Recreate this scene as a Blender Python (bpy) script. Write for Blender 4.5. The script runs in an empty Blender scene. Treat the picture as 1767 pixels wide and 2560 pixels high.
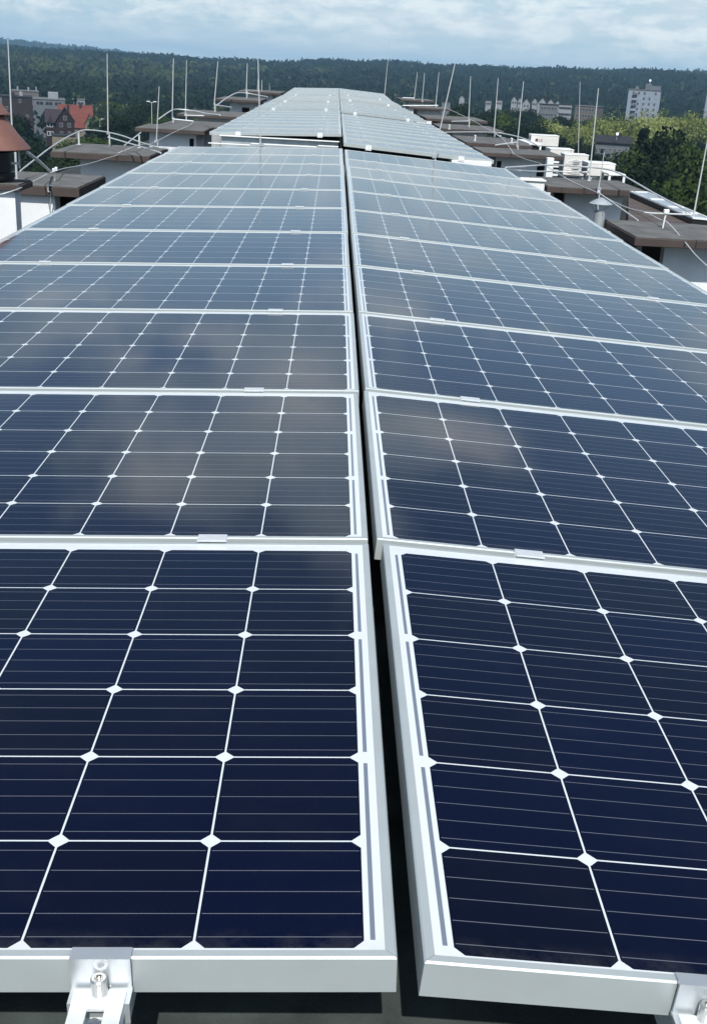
import bpy, math, random
import numpy as np
from mathutils import Vector, Matrix
random.seed(7)
RNG = np.random.default_rng(7)
sc = bpy.context.scene
COL = sc.collection
R = math.radians

# ------------------------------------------------------------------ camera
CAM = Vector((-0.051, -0.81, 0.75))
CR = Vector((0.9985506645373271, -0.013613906797511979, 0.05206949100741234))
CU = Vector((-0.043625232889546124, 0.36184098076997123, 0.9312185262819666))
CF = Vector((0.031518397919234435, 0.9321404199219668, -0.360722641950115))
FPX = 2827.26                       # focal length in pixels of the 2560 px tall photograph
cam = bpy.data.cameras.new('camera')
cam.sensor_fit = 'VERTICAL'; cam.sensor_height = 24.0; cam.lens = FPX / 2560 * 24.0
cam.clip_start = 0.05; cam.clip_end = 30000
cob = bpy.data.objects.new('camera', cam); COL.objects.link(cob)
cob.matrix_world = Matrix(((CR.x, CU.x, -CF.x, CAM.x), (CR.y, CU.y, -CF.y, CAM.y), (CR.z, CU.z, -CF.z, CAM.z), (0, 0, 0, 1)))
sc.camera = cob

# ------------------------------------------------------------------ light
SUN_EL, SUN_AZ = R(50), R(181)      # azimuth clockwise from +Y : the sun stands behind the camera
world = bpy.data.worlds.new('World'); sc.world = world; world.use_nodes = True
EXPOSURE = 0.30
sc.view_settings.view_transform = 'Standard'; sc.view_settings.look = 'None'
sc.view_settings.exposure = EXPOSURE; sc.view_settings.gamma = 1.0
sunl = bpy.data.lights.new('sun', 'SUN'); sunl.energy = 3.6; sunl.angle = R(0.55); sunl.color = (1.0, 0.96, 0.9)
sun = bpy.data.objects.new('sun', sunl); COL.objects.link(sun)
sdir = Vector((math.sin(SUN_AZ) * math.cos(SUN_EL), math.cos(SUN_AZ) * math.cos(SUN_EL), math.sin(SUN_EL)))
sun.rotation_euler = sdir.to_track_quat('Z', 'Y').to_euler()


class NG:
    """small helper for node trees"""
    def __init__(s, tree): s.t = tree; s.n = tree.nodes; s.l = tree.links
    def new(s, typ, **kw):
        n = s.n.new(typ)
        for k, v in kw.items(): setattr(n, k, v)
        return n
    def put(s, sock, v):
        if v is None: return
        if hasattr(v, 'is_output') or isinstance(v, bpy.types.NodeSocket): s.l.new(v, sock)
        else: sock.default_value = v
    def m(s, op, a, b=None, c=None, clamp=False):
        n = s.new('ShaderNodeMath', operation=op); n.use_clamp = clamp
        s.put(n.inputs[0], a); s.put(n.inputs[1], b); s.put(n.inputs[2], c)
        return n.outputs[0]
    def mix(s, f, a, b, blend='MIX'):
        n = s.new('ShaderNodeMix', data_type='RGBA', blend_type=blend)
        s.put(n.inputs[0], f); s.put(n.inputs[6], a); s.put(n.inputs[7], b)
        return n.outputs[2]
    def noise(s, vec, scale, detail=4, rough=0.55, dist=0.0):
        n = s.new('ShaderNodeTexNoise'); s.put(n.inputs['Vector'], vec)
        n.inputs['Scale'].default_value = scale; n.inputs['Detail'].default_value = detail
        n.inputs['Roughness'].default_value = rough; n.inputs['Distortion'].default_value = dist
        return n.outputs['Fac']
    def ramp(s, fac, stops):
        n = s.new('ShaderNodeValToRGB'); s.put(n.inputs[0], fac)
        e = n.color_ramp.elements
        while len(e) < len(stops): e.new(0.5)
        for el, (p, c) in zip(e, stops):
            el.position = p; el.color = c if len(c) == 4 else (*c, 1)
        return n.outputs[0]


SEED = 52.6
# sky: Nishita plus broken cloud laid out on a plane high above
g = NG(world.node_tree); g.n.clear()
tc = g.new('ShaderNodeTexCoord'); sp = g.new('ShaderNodeSeparateXYZ'); g.l.new(tc.outputs['Generated'], sp.inputs[0])
zz = g.m('ADD', g.m('MAXIMUM', sp.outputs[2], 0.0), 0.11)
cx = g.m('DIVIDE', sp.outputs[0], zz); cy = g.m('DIVIDE', sp.outputs[1], zz)
cv = g.new('ShaderNodeCombineXYZ'); g.l.new(cx, cv.inputs[0]); g.l.new(cy, cv.inputs[1]); cv.inputs[2].default_value = SEED
big = g.noise(cv.outputs[0], 0.75, 6, 0.6, 0.25)
fine = g.noise(cv.outputs[0], 2.6, 5, 0.6, 0.1)
cl = g.m('ADD', g.m('MULTIPLY', big, 0.60), g.m('MULTIPLY', fine, 0.40))
def bank(x, y, wx, wy, a):          # a cloud bank (a > 0) or a clear gap (a < 0) in the sky
    qx = g.m('POWER', g.m('DIVIDE', g.m('SUBTRACT', cx, x), wx), 2.0); qy = g.m('POWER', g.m('DIVIDE', g.m('SUBTRACT', cy, y), wy), 2.0)
    return g.m('MULTIPLY', g.m('EXPONENT', g.m('MULTIPLY', g.m('ADD', qx, qy), -1.0)), a)
for b_ in ((0.02, 2.25, 0.26, 0.50, 0.16), (-0.85, 2.2, 0.45, 0.8, -0.12), (0.80, 2.4, 0.38, 0.8, -0.12), (-0.2, 1.0, 1.1, 0.55, -0.22), (1.0, 1.35, 0.30, 0.30, 0.12), (-0.75, 3.2, 0.25, 0.3, 0.10), (0.25, 3.5, 0.3, 0.25, 0.06)):
    cl = g.m('ADD', cl, bank(*b_))
mask = g.ramp(cl, [(0.495, (0, 0, 0)), (0.55, (0.7, 0.7, 0.7)), (0.62, (1, 1, 1))])
mask = g.m('MULTIPLY', mask, 0.85)
shade = g.noise(cv.outputs[0], 1.9, 5, 0.6)
shade = g.m('ADD', g.m('MULTIPLY', shade, 0.45), g.m('MULTIPLY', fine, 0.55))
pv_ = g.new('ShaderNodeCombineXYZ'); yy_ = g.m('MAXIMUM', g.m('ABSOLUTE', sp.outputs[1]), 0.05)
g.l.new(g.m('MULTIPLY', g.m('DIVIDE', sp.outputs[0], yy_), 21.0), pv_.inputs[0]); g.l.new(g.m('MULTIPLY', sp.outputs[2], 58.0), pv_.inputs[1]); g.l.new(g.m('MULTIPLY', sp.outputs[1], 2.0), pv_.inputs[2])
pn = g.noise(pv_.outputs[0], 1.0, 6, 0.62, 0.2)
puff = g.ramp(pn, [(0.43, (0, 0, 0)), (0.50, (0.45, 0.45, 0.45)), (0.60, (1, 1, 1))])
low = g.ramp(sp.outputs[2], [(0.012, (0, 0, 0)), (0.040, (1, 1, 1)), (0.14, (1, 1, 1)), (0.24, (0, 0, 0))])
puff = g.m('MULTIPLY', g.m('MULTIPLY', puff, low), 0.85)
ccol = g.ramp(shade, [(0.38, (0.38, 0.50, 0.60)), (0.52, (0.50, 0.61, 0.69)), (0.66, (0.90, 0.92, 0.92))])
sky = g.new('ShaderNodeTexSky', sky_type='NISHITA'); sky.sun_disc = False
sky.sun_elevation = SUN_EL; sky.sun_rotation = SUN_AZ; sky.altitude = 200; sky.air_density = 1.0; sky.dust_density = 0.4; sky.ozone_density = 3.0
b1 = g.new('ShaderNodeBackground'); g.l.new(sky.outputs[0], b1.inputs[0]); b1.inputs[1].default_value = 0.085
b2 = g.new('ShaderNodeBackground'); g.l.new(ccol, b2.inputs[0]); g.l.new(g.m('ADD', 0.85, g.m('MULTIPLY', g.m('MINIMUM', g.m('MAXIMUM', g.m('SUBTRACT', sp.outputs[2], 0.12), 0.0), 0.4), 1.5)), b2.inputs[1])
mx = g.new('ShaderNodeMixShader'); g.l.new(mask, mx.inputs[0]); g.l.new(b1.outputs[0], mx.inputs[1]); g.l.new(b2.outputs[0], mx.inputs[2])
# pale blue distance veils the sky low down, with small cumulus heads standing in it
veil = g.ramp(sp.outputs[2], [(0.0, (0.95, 0.95, 0.95)), (0.06, (0.74, 0.74, 0.74)), (0.15, (0, 0, 0))])
vcol = g.mix(g.ramp(cl, [(0.42, (0, 0, 0)), (0.62, (1, 1, 1))]), (0.375, 0.505, 0.60, 1), (0.53, 0.61, 0.65, 1))
vcol = g.mix(puff, vcol, (0.76, 0.79, 0.79, 1))
b3 = g.new('ShaderNodeBackground'); g.l.new(vcol, b3.inputs[0]); b3.inputs[1].default_value = 1.12
m3 = g.new('ShaderNodeMixShader'); g.l.new(veil, m3.inputs[0]); g.l.new(mx.outputs[0], m3.inputs[1]); g.l.new(b3.outputs[0], m3.inputs[2])
wo = g.new('ShaderNodeOutputWorld'); g.l.new(m3.outputs[0], wo.inputs[0])


# ------------------------------------------------------------------ helpers
def at(px, py, Y):
    """point at depth Y on the sight line through pixel (px, py) of the 1767 x 2560 photograph (used to measure positions)"""
    d = CF + CR * ((px - 883.5) / FPX) - CU * ((py - 1280) / FPX)
    return CAM + d * ((Y - CAM.y) / d.y)

def atz(px, py, Z):
    d = CF + CR * ((px - 883.5) / FPX) - CU * ((py - 1280) / FPX)
    return CAM + d * ((Z - CAM.z) / d.z)


def tag(o, label=None, cat=None, group=None, kind=None):
    if label: o['label'] = label
    if cat: o['category'] = cat
    if group: o['group'] = group
    if kind: o['kind'] = kind
    return o

def thing(name, label, cat, loc=(0, 0, 0), rz=0.0, group=None):
    o = bpy.data.objects.new(name, None); o.empty_display_size = 0.1; COL.objects.link(o)
    o.location = loc; o.rotation_euler = (0, 0, rz)
    return tag(o, label, cat, group)

def copy_tree(o, parent=None):
    c = o.copy(); COL.objects.link(c)
    if parent: c.parent = parent
    for ch in list(o.children): copy_tree(ch, c)
    return c


class MB:
    def __init__(s): s.v = []; s.f = []; s.mi = []
    def add(s, vs, fs, mi=0):
        o = len(s.v); s.v += [tuple(v) for v in vs]; s.f += [tuple(i + o for i in f) for f in fs]; s.mi += [mi] * len(fs)
        return s
    def box(s, x0, y0, z0, x1, y1, z1, mi=0, M=None):
        vs = [Vector(p) for p in ((x0, y0, z0), (x1, y0, z0), (x1, y1, z0), (x0, y1, z0), (x0, y0, z1), (x1, y0, z1), (x1, y1, z1), (x0, y1, z1))]
        if M: vs = [M @ v for v in vs]
        return s.add(vs, [(0, 3, 2, 1), (4, 5, 6, 7), (0, 1, 5, 4), (1, 2, 6, 5), (2, 3, 7, 6), (3, 0, 4, 7)], mi)
    def bbox(s, x0, y0, z0, x1, y1, z1, b=0.01, mi=0):
        """box with chamfered edges"""
        def ring(a, z): return [(x0 + a, y0, z), (x1 - a, y0, z), (x1, y0 + a, z), (x1, y1 - a, z), (x1 - a, y1, z), (x0 + a, y1, z), (x0, y1 - a, z), (x0, y0 + a, z)]
        def ins(a, z): return [(x0 + 2 * a, y0 + a, z), (x1 - 2 * a, y0 + a, z), (x1 - a, y0 + 2 * a, z), (x1 - a, y1 - 2 * a, z), (x1 - 2 * a, y1 - a, z), (x0 + 2 * a, y1 - a, z), (x0 + a, y1 - 2 * a, z), (x0 + a, y0 + 2 * a, z)]
        rs = [ins(b, z0), ring(b, z0 + b), ring(b, z1 - b), ins(b, z1)]
        vs = sum(rs, []); fs = [tuple(range(7, -1, -1)), tuple(range(24, 32))]
        for k in range(3):
            for i in range(8): fs.append((k * 8 + i, k * 8 + (i + 1) % 8, k * 8 + 8 + (i + 1) % 8, k * 8 + 8 + i))
        return s.add(vs, fs, mi)
    def prism(s, poly, z0, z1, mi=0):
        n = len(poly); vs = [(x, y, z0) for x, y in poly] + [(x, y, z1) for x, y in poly]
        fs = [tuple(range(n - 1, -1, -1)), tuple(range(n, 2 * n))] + [(i, (i + 1) % n, n + (i + 1) % n, n + i) for i in range(n)]
        return s.add(vs, fs, mi)
    def lathe(s, prof, c=(0, 0, 0), n=24, mi=0, M=None):
        vs = []; fs = []
        for r, z in prof:
            for i in range(n):
                a = 2 * math.pi * i / n; v = Vector((c[0] + r * math.cos(a), c[1] + r * math.sin(a), c[2] + z)); vs.append(M @ v if M else v)
        for k in range(len(prof) - 1):
            for i in range(n): fs.append((k * n + i, k * n + (i + 1) % n, (k + 1) * n + (i + 1) % n, (k + 1) * n + i))
        fs.append(tuple(range(n - 1, -1, -1))); fs.append(tuple(range((len(prof) - 1) * n, len(prof) * n)))
        return s.add(vs, fs, mi)
    def tube(s, pts, r, n=8, mi=0, r1=None):
        pts = [Vector(p) for p in pts]; r1 = r if r1 is None else r1
        vs = []; fs = []; up = None; L = len(pts)
        for i, p in enumerate(pts):
            t = (pts[min(i + 1, L - 1)] - pts[max(i - 1, 0)]).normalized()
            if up is None: up = Vector((0, 0, 1)) if abs(t.z) < 0.9 else Vector((1, 0, 0))
            a = t.cross(up).normalized(); b = a.cross(t).normalized(); up = b
            rr = r + (r1 - r) * i / max(1, L - 1)
            for k in range(n):
                th = 2 * math.pi * k / n; vs.append(p + a * (rr * math.cos(th)) + b * (rr * math.sin(th)))
        for i in range(L - 1):
            for k in range(n): fs.append((i * n + k, i * n + (k + 1) % n, (i + 1) * n + (k + 1) % n, (i + 1) * n + k))
        fs.append(tuple(range(n - 1, -1, -1))); fs.append(tuple(range((L - 1) * n, L * n)))
        return s.add(vs, fs, mi)
    def mesh(s, name, mats, smooth=False):
        me = bpy.data.meshes.new(name); me.from_pydata([tuple(v) for v in s.v], [], s.f)
        for m_ in (mats if isinstance(mats, (list, tuple)) else [mats]): me.materials.append(m_)
        if any(s.mi): me.polygons.foreach_set('material_index', s.mi)
        if smooth: me.polygons.foreach_set('use_smooth', [True] * len(me.polygons))
        me.update(); return me
    def build(s, name, mats, parent=None, smooth=False, loc=None):
        o = bpy.data.objects.new(name, s.mesh(name, mats, smooth)); COL.objects.link(o)
        if parent: o.parent = parent
        if loc is not None: o.location = loc
        if smooth:
            md = o.modifiers.new('edges', 'EDGE_SPLIT'); md.split_angle = R(40)
        return o

def spline(pts, n=8):
    """Catmull-Rom through the points"""
    P = [Vector(p) for p in pts]; P = [P[0] * 2 - P[1]] + P + [P[-1] * 2 - P[-2]]; out = []
    for i in range(1, len(P) - 2):
        a, b, c, d = P[i - 1:i + 3]
        for k in range(n):
            t = k / n
            out.append(0.5 * ((2 * b) + (c - a) * t + (2 * a - 5 * b + 4 * c - d) * t * t + (3 * b - a - 3 * c + d) * t ** 3))
    out.append(P[-2]); return out


# ------------------------------------------------------------------ materials
def mat(name, col, rough=0.7, metal=0.0, spec=0.4, var=0.0, scale=3.0, bump=0.0, bscale=60.0, tint=None, detail=5):
    m_ = bpy.data.materials.new(name); m_.use_nodes = True; g = NG(m_.node_tree)
    b = g.n['Principled BSDF']; b.inputs['Roughness'].default_value = rough; b.inputs['Metallic'].default_value = metal
    b.inputs['Specular IOR Level'].default_value = spec
    tc = g.new('ShaderNodeTexCoord')
    if var > 0:
        n = g.noise(tc.outputs['Object'], scale, detail, 0.6)
        lo = tuple(c * (1 - var) for c in col); hi = tuple(min(1, c * (1 + var)) for c in (tint or col))
        g.l.new(g.ramp(n, [(0.3, lo), (0.7, hi)]), b.inputs['Base Color'])
    else: b.inputs['Base Color'].default_value = (*col, 1)
    if bump > 0:
        bp = g.new('ShaderNodeBump'); bp.inputs['Strength'].default_value = bump; bp.inputs['Distance'].default_value = 0.01
        g.l.new(g.noise(tc.outputs['Object'], bscale, 3), bp.inputs['Height']); g.l.new(bp.outputs[0], b.inputs['Normal'])
    return m_

M_ALU = mat('anodised_aluminium', (0.46, 0.50, 0.50), 0.45, 0.28, 0.5, 0.06, 9.0)
M_ALUB = mat('bright_aluminium', (0.86, 0.88, 0.90), 0.35, 0.3, 0.5, 0.05, 30.0)
M_CLIP = mat('dull_aluminium_clip', (0.50, 0.53, 0.55), 0.38, 0.5, 0.5, 0.05, 30.0)
M_CLAMP = mat('silver_clamp', (0.78, 0.80, 0.81), 0.36, 0.4, 0.5, 0.05, 30.0)
M_STEEL = mat('steel_bolt', (0.55, 0.55, 0.53), 0.28, 1.0, 0.5)
M_GALV = mat('galvanised_steel', (0.52, 0.56, 0.58), 0.45, 0.5, 0.5, 0.18, 7.0)
M_ROD = mat('grey_zinc_rod', (0.64, 0.66, 0.66), 0.5, 0.35, 0.5, 0.12, 4.0)
M_PLASTER = mat('white_plaster', (0.80, 0.82, 0.83), 0.9, 0, 0.2, 0.14, 1.6, 0.25, 140)
M_CAPTOP = mat('grey_roofing_felt', (0.138, 0.138, 0.136), 0.95, 0, 0.2, 0.28, 5.0, 0.5, 160, detail=9)
M_FASCIA = mat('brown_sheet_edge', (0.068, 0.052, 0.048), 0.6, 0, 0.4, 0.16, 4.0)
M_DARK = mat('dark_opening', (0.012, 0.012, 0.014), 0.9)
M_FELT = mat('black_roofing_felt', (0.040, 0.045, 0.046), 0.9, 0, 0.3, 0.3, 9.0, 0.15, 220, detail=9)
M_FELT2 = mat('grey_green_felt', (0.052, 0.066, 0.062), 0.9, 0, 0.3, 0.35, 14.0, 0.12, 220, detail=9)
M_CONC = mat('pale_concrete', (0.36, 0.37, 0.37), 0.9, 0, 0.2, 0.18, 3.0, 0.3, 90)
M_WHITE = mat('white_paint', (0.80, 0.81, 0.80), 0.5, 0, 0.4, 0.05, 3.0)
M_CREAM = mat('cream_housing', (0.72, 0.70, 0.66), 0.45, 0, 0.4, 0.06, 3.0)
M_RUST = mat('red_brown_sheet', (0.20, 0.098, 0.078), 0.55, 0.0, 0.4, 0.14, 6.0)
M_BLACK = mat('black_plastic', (0.015, 0.016, 0.018), 0.5)
M_BACK = mat('black_backsheet', (0.03, 0.03, 0.035), 0.6)
M_GLASSW = mat('window_glass', (0.03, 0.035, 0.045), 0.12, 0, 0.6)
M_CLADDING = mat('brown_cladding', (0.060, 0.038, 0.034), 0.85, 0, 0.2, 0.25, 1.0)  # mottled dark brown


PW, PL, PH, LIP = 1.650, 0.999, 0.040, 0.0105      # panel width, length along the row, frame height, lip
def laminate(name, y0):
    """y0 = distance from the local y = 0 edge to the first row of cells"""
    m_ = bpy.data.materials.new(name); m_.use_nodes = True; g = NG(m_.node_tree); b = g.n['Principled BSDF']
    tc = g.new('ShaderNodeTexCoord'); s = g.new('ShaderNodeSeparateXYZ'); g.l.new(tc.outputs['Object'], s.inputs[0])
    x, y = s.outputs[0], s.outputs[1]; P = 0.15925
    U = g.m('DIVIDE', g.m('SUBTRACT', x, 0.02875), P); V = g.m('DIVIDE', g.m('SUBTRACT', y, y0 - 0.00125), P)
    fu = g.m('FRACT', U); fv = g.m('FRACT', V)
    dx = g.m('MULTIPLY', g.m('ABSOLUTE', g.m('SUBTRACT', fu, 0.5)), P); dy = g.m('MULTIPLY', g.m('ABSOLUTE', g.m('SUBTRACT', fv, 0.5)), P)
    def lt(a, v): return g.m('LESS_THAN', a, v)
    def gt(a, v): return g.m('GREATER_THAN', a, v)
    def mul(*a):
        r = a[0]
        for q in a[1:]: r = g.m('MULTIPLY', r, q)
        return r
    inside = mul(gt(U, 0.0), lt(U, 10.0), gt(V, 0.0), lt(V, 6.0))
    cell = mul(inside, lt(dx, 0.0785), lt(dy, 0.0785), lt(g.m('ADD', dx, dy), 0.1473))
    fb = g.m('MULTIPLY', g.m('ABSOLUTE', g.m('SUBTRACT', g.m('FRACT', g.m('MULTIPLY', fv, 5.0)), 0.5)), P / 5)
    bus = g.m('MULTIPLY', lt(fb, 0.00042), lt(dx, 0.0765))
    # soldered string ribbons beside the first cell row, one for every two strings
    V2 = g.m('MULTIPLY', V, 0.5); f2 = g.m('MULTIPLY', g.m('ABSOLUTE', g.m('SUBTRACT', g.m('FRACT', V2), 0.5)), 2 * P)
    def band(c): return mul(gt(x, c - 0.0024), lt(x, c + 0.0024), lt(f2, P - 0.012), gt(V, 0.0), lt(V, 6.0))
    rib = g.m('MAXIMUM', band(0.0216), band(1.6284))
    oi = g.new('ShaderNodeObjectInfo')
    cv = g.new('ShaderNodeCombineXYZ'); g.l.new(g.m('FLOOR', U), cv.inputs[0]); g.l.new(g.m('FLOOR', V), cv.inputs[1]); g.l.new(g.m('MULTIPLY', oi.outputs['Random'], 97.0), cv.inputs[2])
    wn = g.new('ShaderNodeTexWhiteNoise', noise_dimensions='3D'); g.l.new(cv.outputs[0], wn.inputs['Vector'])
    ccol = g.mix(wn.outputs['Value'], (0.0001, 0.0018, 0.0165, 1), (0.0008, 0.0018, 0.0095, 1))
    # fine silver fingers give the cells a faint weave
    fing = g.m('LESS_THAN', g.m('ABSOLUTE', g.m('SUBTRACT', g.m('FRACT', g.m('DIVIDE', x, 0.0020)), 0.5)), 0.06)
    ccol = g.mix(g.m('MULTIPLY', fing, 0.03), ccol, (0.35, 0.37, 0.42, 1))
    ccol = g.mix(g.m('MULTIPLY', bus, 0.36), ccol, (0.42, 0.45, 0.50, 1))
    col = g.mix(cell, (0.66, 0.69, 0.70, 1), ccol)
    col = g.mix(rib, col, (0.17, 0.20, 0.25, 1))
    dust = g.noise(tc.outputs['Object'], 7.0, 8, 0.7)
    col = g.mix(g.m('MULTIPLY', g.ramp(dust, [(0.5, (0, 0, 0)), (0.85, (1, 1, 1))]), 0.015), col, (0.30, 0.29, 0.27, 1))
    # a little grime gathers along the near frame bars, with a few dried specks
    edge = g.m('MULTIPLY', g.ramp(g.m('MINIMUM', g.m('SUBTRACT', y, LIP), g.m('SUBTRACT', PL - LIP, y)), [(0.0, (1, 1, 1)), (0.03, (0, 0, 0))]), g.ramp(g.noise(tc.outputs['Object'], 22.0, 6, 0.7), [(0.42, (0, 0, 0)), (0.75, (1, 1, 1))]))
    col = g.mix(g.m('MULTIPLY', edge, 0.16), col, (0.24, 0.23, 0.20, 1))
    vo = g.new('ShaderNodeTexVoronoi'); vo.inputs['Scale'].default_value = 9.0
    off = g.new('ShaderNodeVectorMath', operation='ADD'); g.l.new(tc.outputs['Object'], off.inputs[0])
    ov = g.new('ShaderNodeCombineXYZ'); g.l.new(g.m('MULTIPLY', oi.outputs['Random'], 50.0), ov.inputs[0]); g.l.new(ov.outputs[0], off.inputs[1]); g.l.new(off.outputs[0], vo.inputs['Vector'])
    sr_ = g.new('ShaderNodeSeparateColor'); g.l.new(vo.outputs['Color'], sr_.inputs[0])
    speck = mul(g.m('GREATER_THAN', sr_.outputs[0], 0.93), g.m('LESS_THAN', vo.outputs['Distance'], g.m('MULTIPLY', sr_.outputs[1], 0.022)))
    col = g.mix(g.m('MULTIPLY', speck, 0.55), col, (0.45, 0.44, 0.41, 1))
    g.l.new(col, b.inputs['Base Color']); b.inputs['Roughness'].default_value = 0.6; b.inputs['Specular IOR Level'].default_value = 0.0
    b.inputs['Coat Weight'].default_value = 1.0; 
    g.l.new(g.m('ADD', 0.035, g.m('MULTIPLY', g.noise(tc.outputs['Object'], 3.0, 5, 0.6), 0.05)), b.inputs['Coat Roughness']); b.inputs['Coat IOR'].default_value = 1.40
    return m_
M_CELL_R = laminate('solar_cells_right_row', 0.0140); M_CELL_L = laminate('solar_cells_left_row', 0.0320)

# ------------------------------------------------------------------ roof of the tower block
ROOF_Z = -0.95
roof = MB().prism([(-4.4, -6), (3.9, -6), (3.9, 19.5), (5.15, 19.6), (5.15, 30), (4.6, 34), (4.4, 56), (-4.4, 56)], ROOF_Z - 0.5, ROOF_Z).build('roof_surface', M_FELT); tag(roof, kind='structure')
spine = MB().bbox(-1.62, -5, ROOF_Z + 0.004, 1.72, 47, -0.205, 0.015).build('roof_spine', M_FELT2); tag(spine, kind='structure')
blk = thing('apartment_block', 'tower block facade below the roof with the solar panels', 'building', (-0.25, 25, -32))
MB().box(-4.1, -30.9, 0, 4.1, 30.9, 31.0 - 0.46).build('wall', M_PLASTER, blk)

# ------------------------------------------------------------------ solar panels
def panel_frame_mesh():
    """four mitred bars, outer edges chamfered, with a thin raised lip round the glass"""
    mb = MB(); c = 0.0018
    prof = [(0, -PH), (0, -c), (c, 0), (LIP - 0.0006, 0), (LIP, -0.0006), (LIP, -0.006), (LIP + 0.004, -0.0062), (0.002, -0.0068), (0.002, -PH + 0.002), (0.028, -PH + 0.002), (0.028, -PH)]
    cor = [(0, 0), (PW, 0), (PW, PL), (0, PL)]; ins = [(1, 1), (-1, 1), (-1, -1), (1, -1)]
    gp = 0.00035
    for k in range(4):
        a, b = cor[k], cor[(k + 1) % 4]; ia, ib = ins[k], ins[(k + 1) % 4]
        ux, uy = (b[0] - a[0]), (b[1] - a[1]); L = math.hypot(ux, uy); ux /= L; uy /= L
        vs = []
        for d, z in prof: vs.append((a[0] + ia[0] * d + ux * gp, a[1] + ia[1] * d + uy * gp, z))
        for d, z in prof: vs.append((b[0] + ib[0] * d - ux * gp, b[1] + ib[1] * d - uy * gp, z))
        n = len(prof); fs = [(i, n + i, n + (i + 1) % n, (i + 1) % n) for i in range(n)]
        fs += [tuple(range(n)), tuple(range(2 * n - 1, n - 1, -1))]
        mb.add(vs, fs)
    return mb.mesh('frame', M_ALU)
ME_FRAME = panel_frame_mesh()
ME_GLASS = MB().box(LIP - 0.0005, LIP - 0.0005, -0.0055, PW - LIP + 0.0005, PL - LIP + 0.0005, -0.0016).mesh('glass', M_CELL_R)
ME_GLASS_L = ME_GLASS.copy(); ME_GLASS_L.name = 'glass'; ME_GLASS_L.materials[0] = M_CELL_L
ME_BACK = MB().box(0.45, 0.42, -0.028, 0.60, 0.55, -0.0062).mesh('junction_box', M_BLACK)

ORD = ['zeroth', 'first', 'second', 'third', 'fourth', 'fifth', 'sixth', 'seventh', 'eighth', 'ninth', 'tenth', 'eleventh', 'twelfth']
ROWNAME = {-1: 'left', 1: 'right'}
TILT = {-1: 0.03902, 1: 0.06223}; X0 = {-1: -0.0399, 1: 0.0584}; PITCH = 1.012
ZJ = {-1: [0, -0.0064, -0.0122, -0.0051, -0.0085, 0.0012, 0.0121, 0.0213, 0.0325, 0.0402, 0.0443, 0.0477],
      1: [-0.0038, -0.0047, -0.0038, -0.0036, -0.0032, 0.0007, 0.0066, 0.0189, 0.0285, 0.0276, 0.0198, 0.0405]}
PANELS = []          # (side, matrix, bank, index)
panel_proto = None
def place_panel(side, y, z0, z1, label, group, xoff=0.0):
    global panel_proto
    t = TILT[side]
    ex = Vector((side * math.cos(t), 0, -math.sin(t)))
    eyf = Vector((0, PL, z1 - z0)).normalized(); y += 0.0055      # the cells sit closer to the near frame bar than to the far one
    ex = (ex - eyf * ex.dot(eyf)).normalized()
    if side > 0:
        ey = eyf; org = Vector((X0[side] + xoff, y, z0))
    else:
        ey = -eyf; org = Vector((-X0[side] + xoff, y, z0)) + eyf * PL
    ez = ex.cross(ey)
    if panel_proto is None:
        o = thing('solar_panel', label, 'solar panel', group=group)
        for nm, me in (('frame', ME_FRAME), ('glass', ME_GLASS), ('junction_box', ME_BACK)):
            c = bpy.data.objects.new(nm, me); COL.objects.link(c); c.parent = o
        panel_proto = o
    else:
        o = copy_tree(panel_proto); o['label'] = label; o['group'] = group
    for ch in o.children:
        if ch.name.startswith('glass'): ch.data = ME_GLASS if side > 0 else ME_GLASS_L
    o.matrix_world = Matrix(((ex.x, ey.x, ez.x, org.x), (ex.y, ey.y, ez.y, org.y), (ex.z, ey.z, ez.z, org.z), (0, 0, 0, 1)))
    return o

# clamps that bridge two frames
def clamp_meshes():
    a = MB(); w = 0.025
    a.box(-w, -0.0135, 0.0012, w, -0.0062, 0.0040).box(-w, 0.0062, 0.0012, w, 0.0135, 0.0040)
    a.box(-w, -0.0062, -0.012, w, -0.0042, 0.0040).box(-w, 0.0042, -0.012, w, 0.0062, 0.0040).box(-w, -0.0042, -0.012, w, 0.0042, -0.0095)
    b = MB().lathe([(0.0036, -0.0094), (0.0040, -0.0088), (0.0040, -0.0035), (0.0036, -0.003), (0.0020, -0.003), (0.0020, -0.0065)], n=12)
    return a.mesh('clamp_plate', M_CLAMP), b.mesh('bolt', M_STEEL)
ME_CL, ME_BO = clamp_meshes(); clamp_proto = None
def place_clamp(side, u, y, z, label, group):
    global clamp_proto
    if clamp_proto is None:
        o = thing('panel_clamp', label, 'clamp', group=group)
        for nm, me in (('clamp_plate', ME_CL), ('bolt', ME_BO)):
            c = bpy.data.objects.new(nm, me); COL.objects.link(c); c.parent = o
        clamp_proto = o
    else:
        o = copy_tree(clamp_proto); o['label'] = label; o['group'] = group
    t = TILT[side]
    o.matrix_world = Matrix.Translation((side * (X0[side] + u * math.cos(t)), y, z - u * math.sin(t))) @ Matrix.Rotation(side * t, 4, 'Y')
    return o

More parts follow.
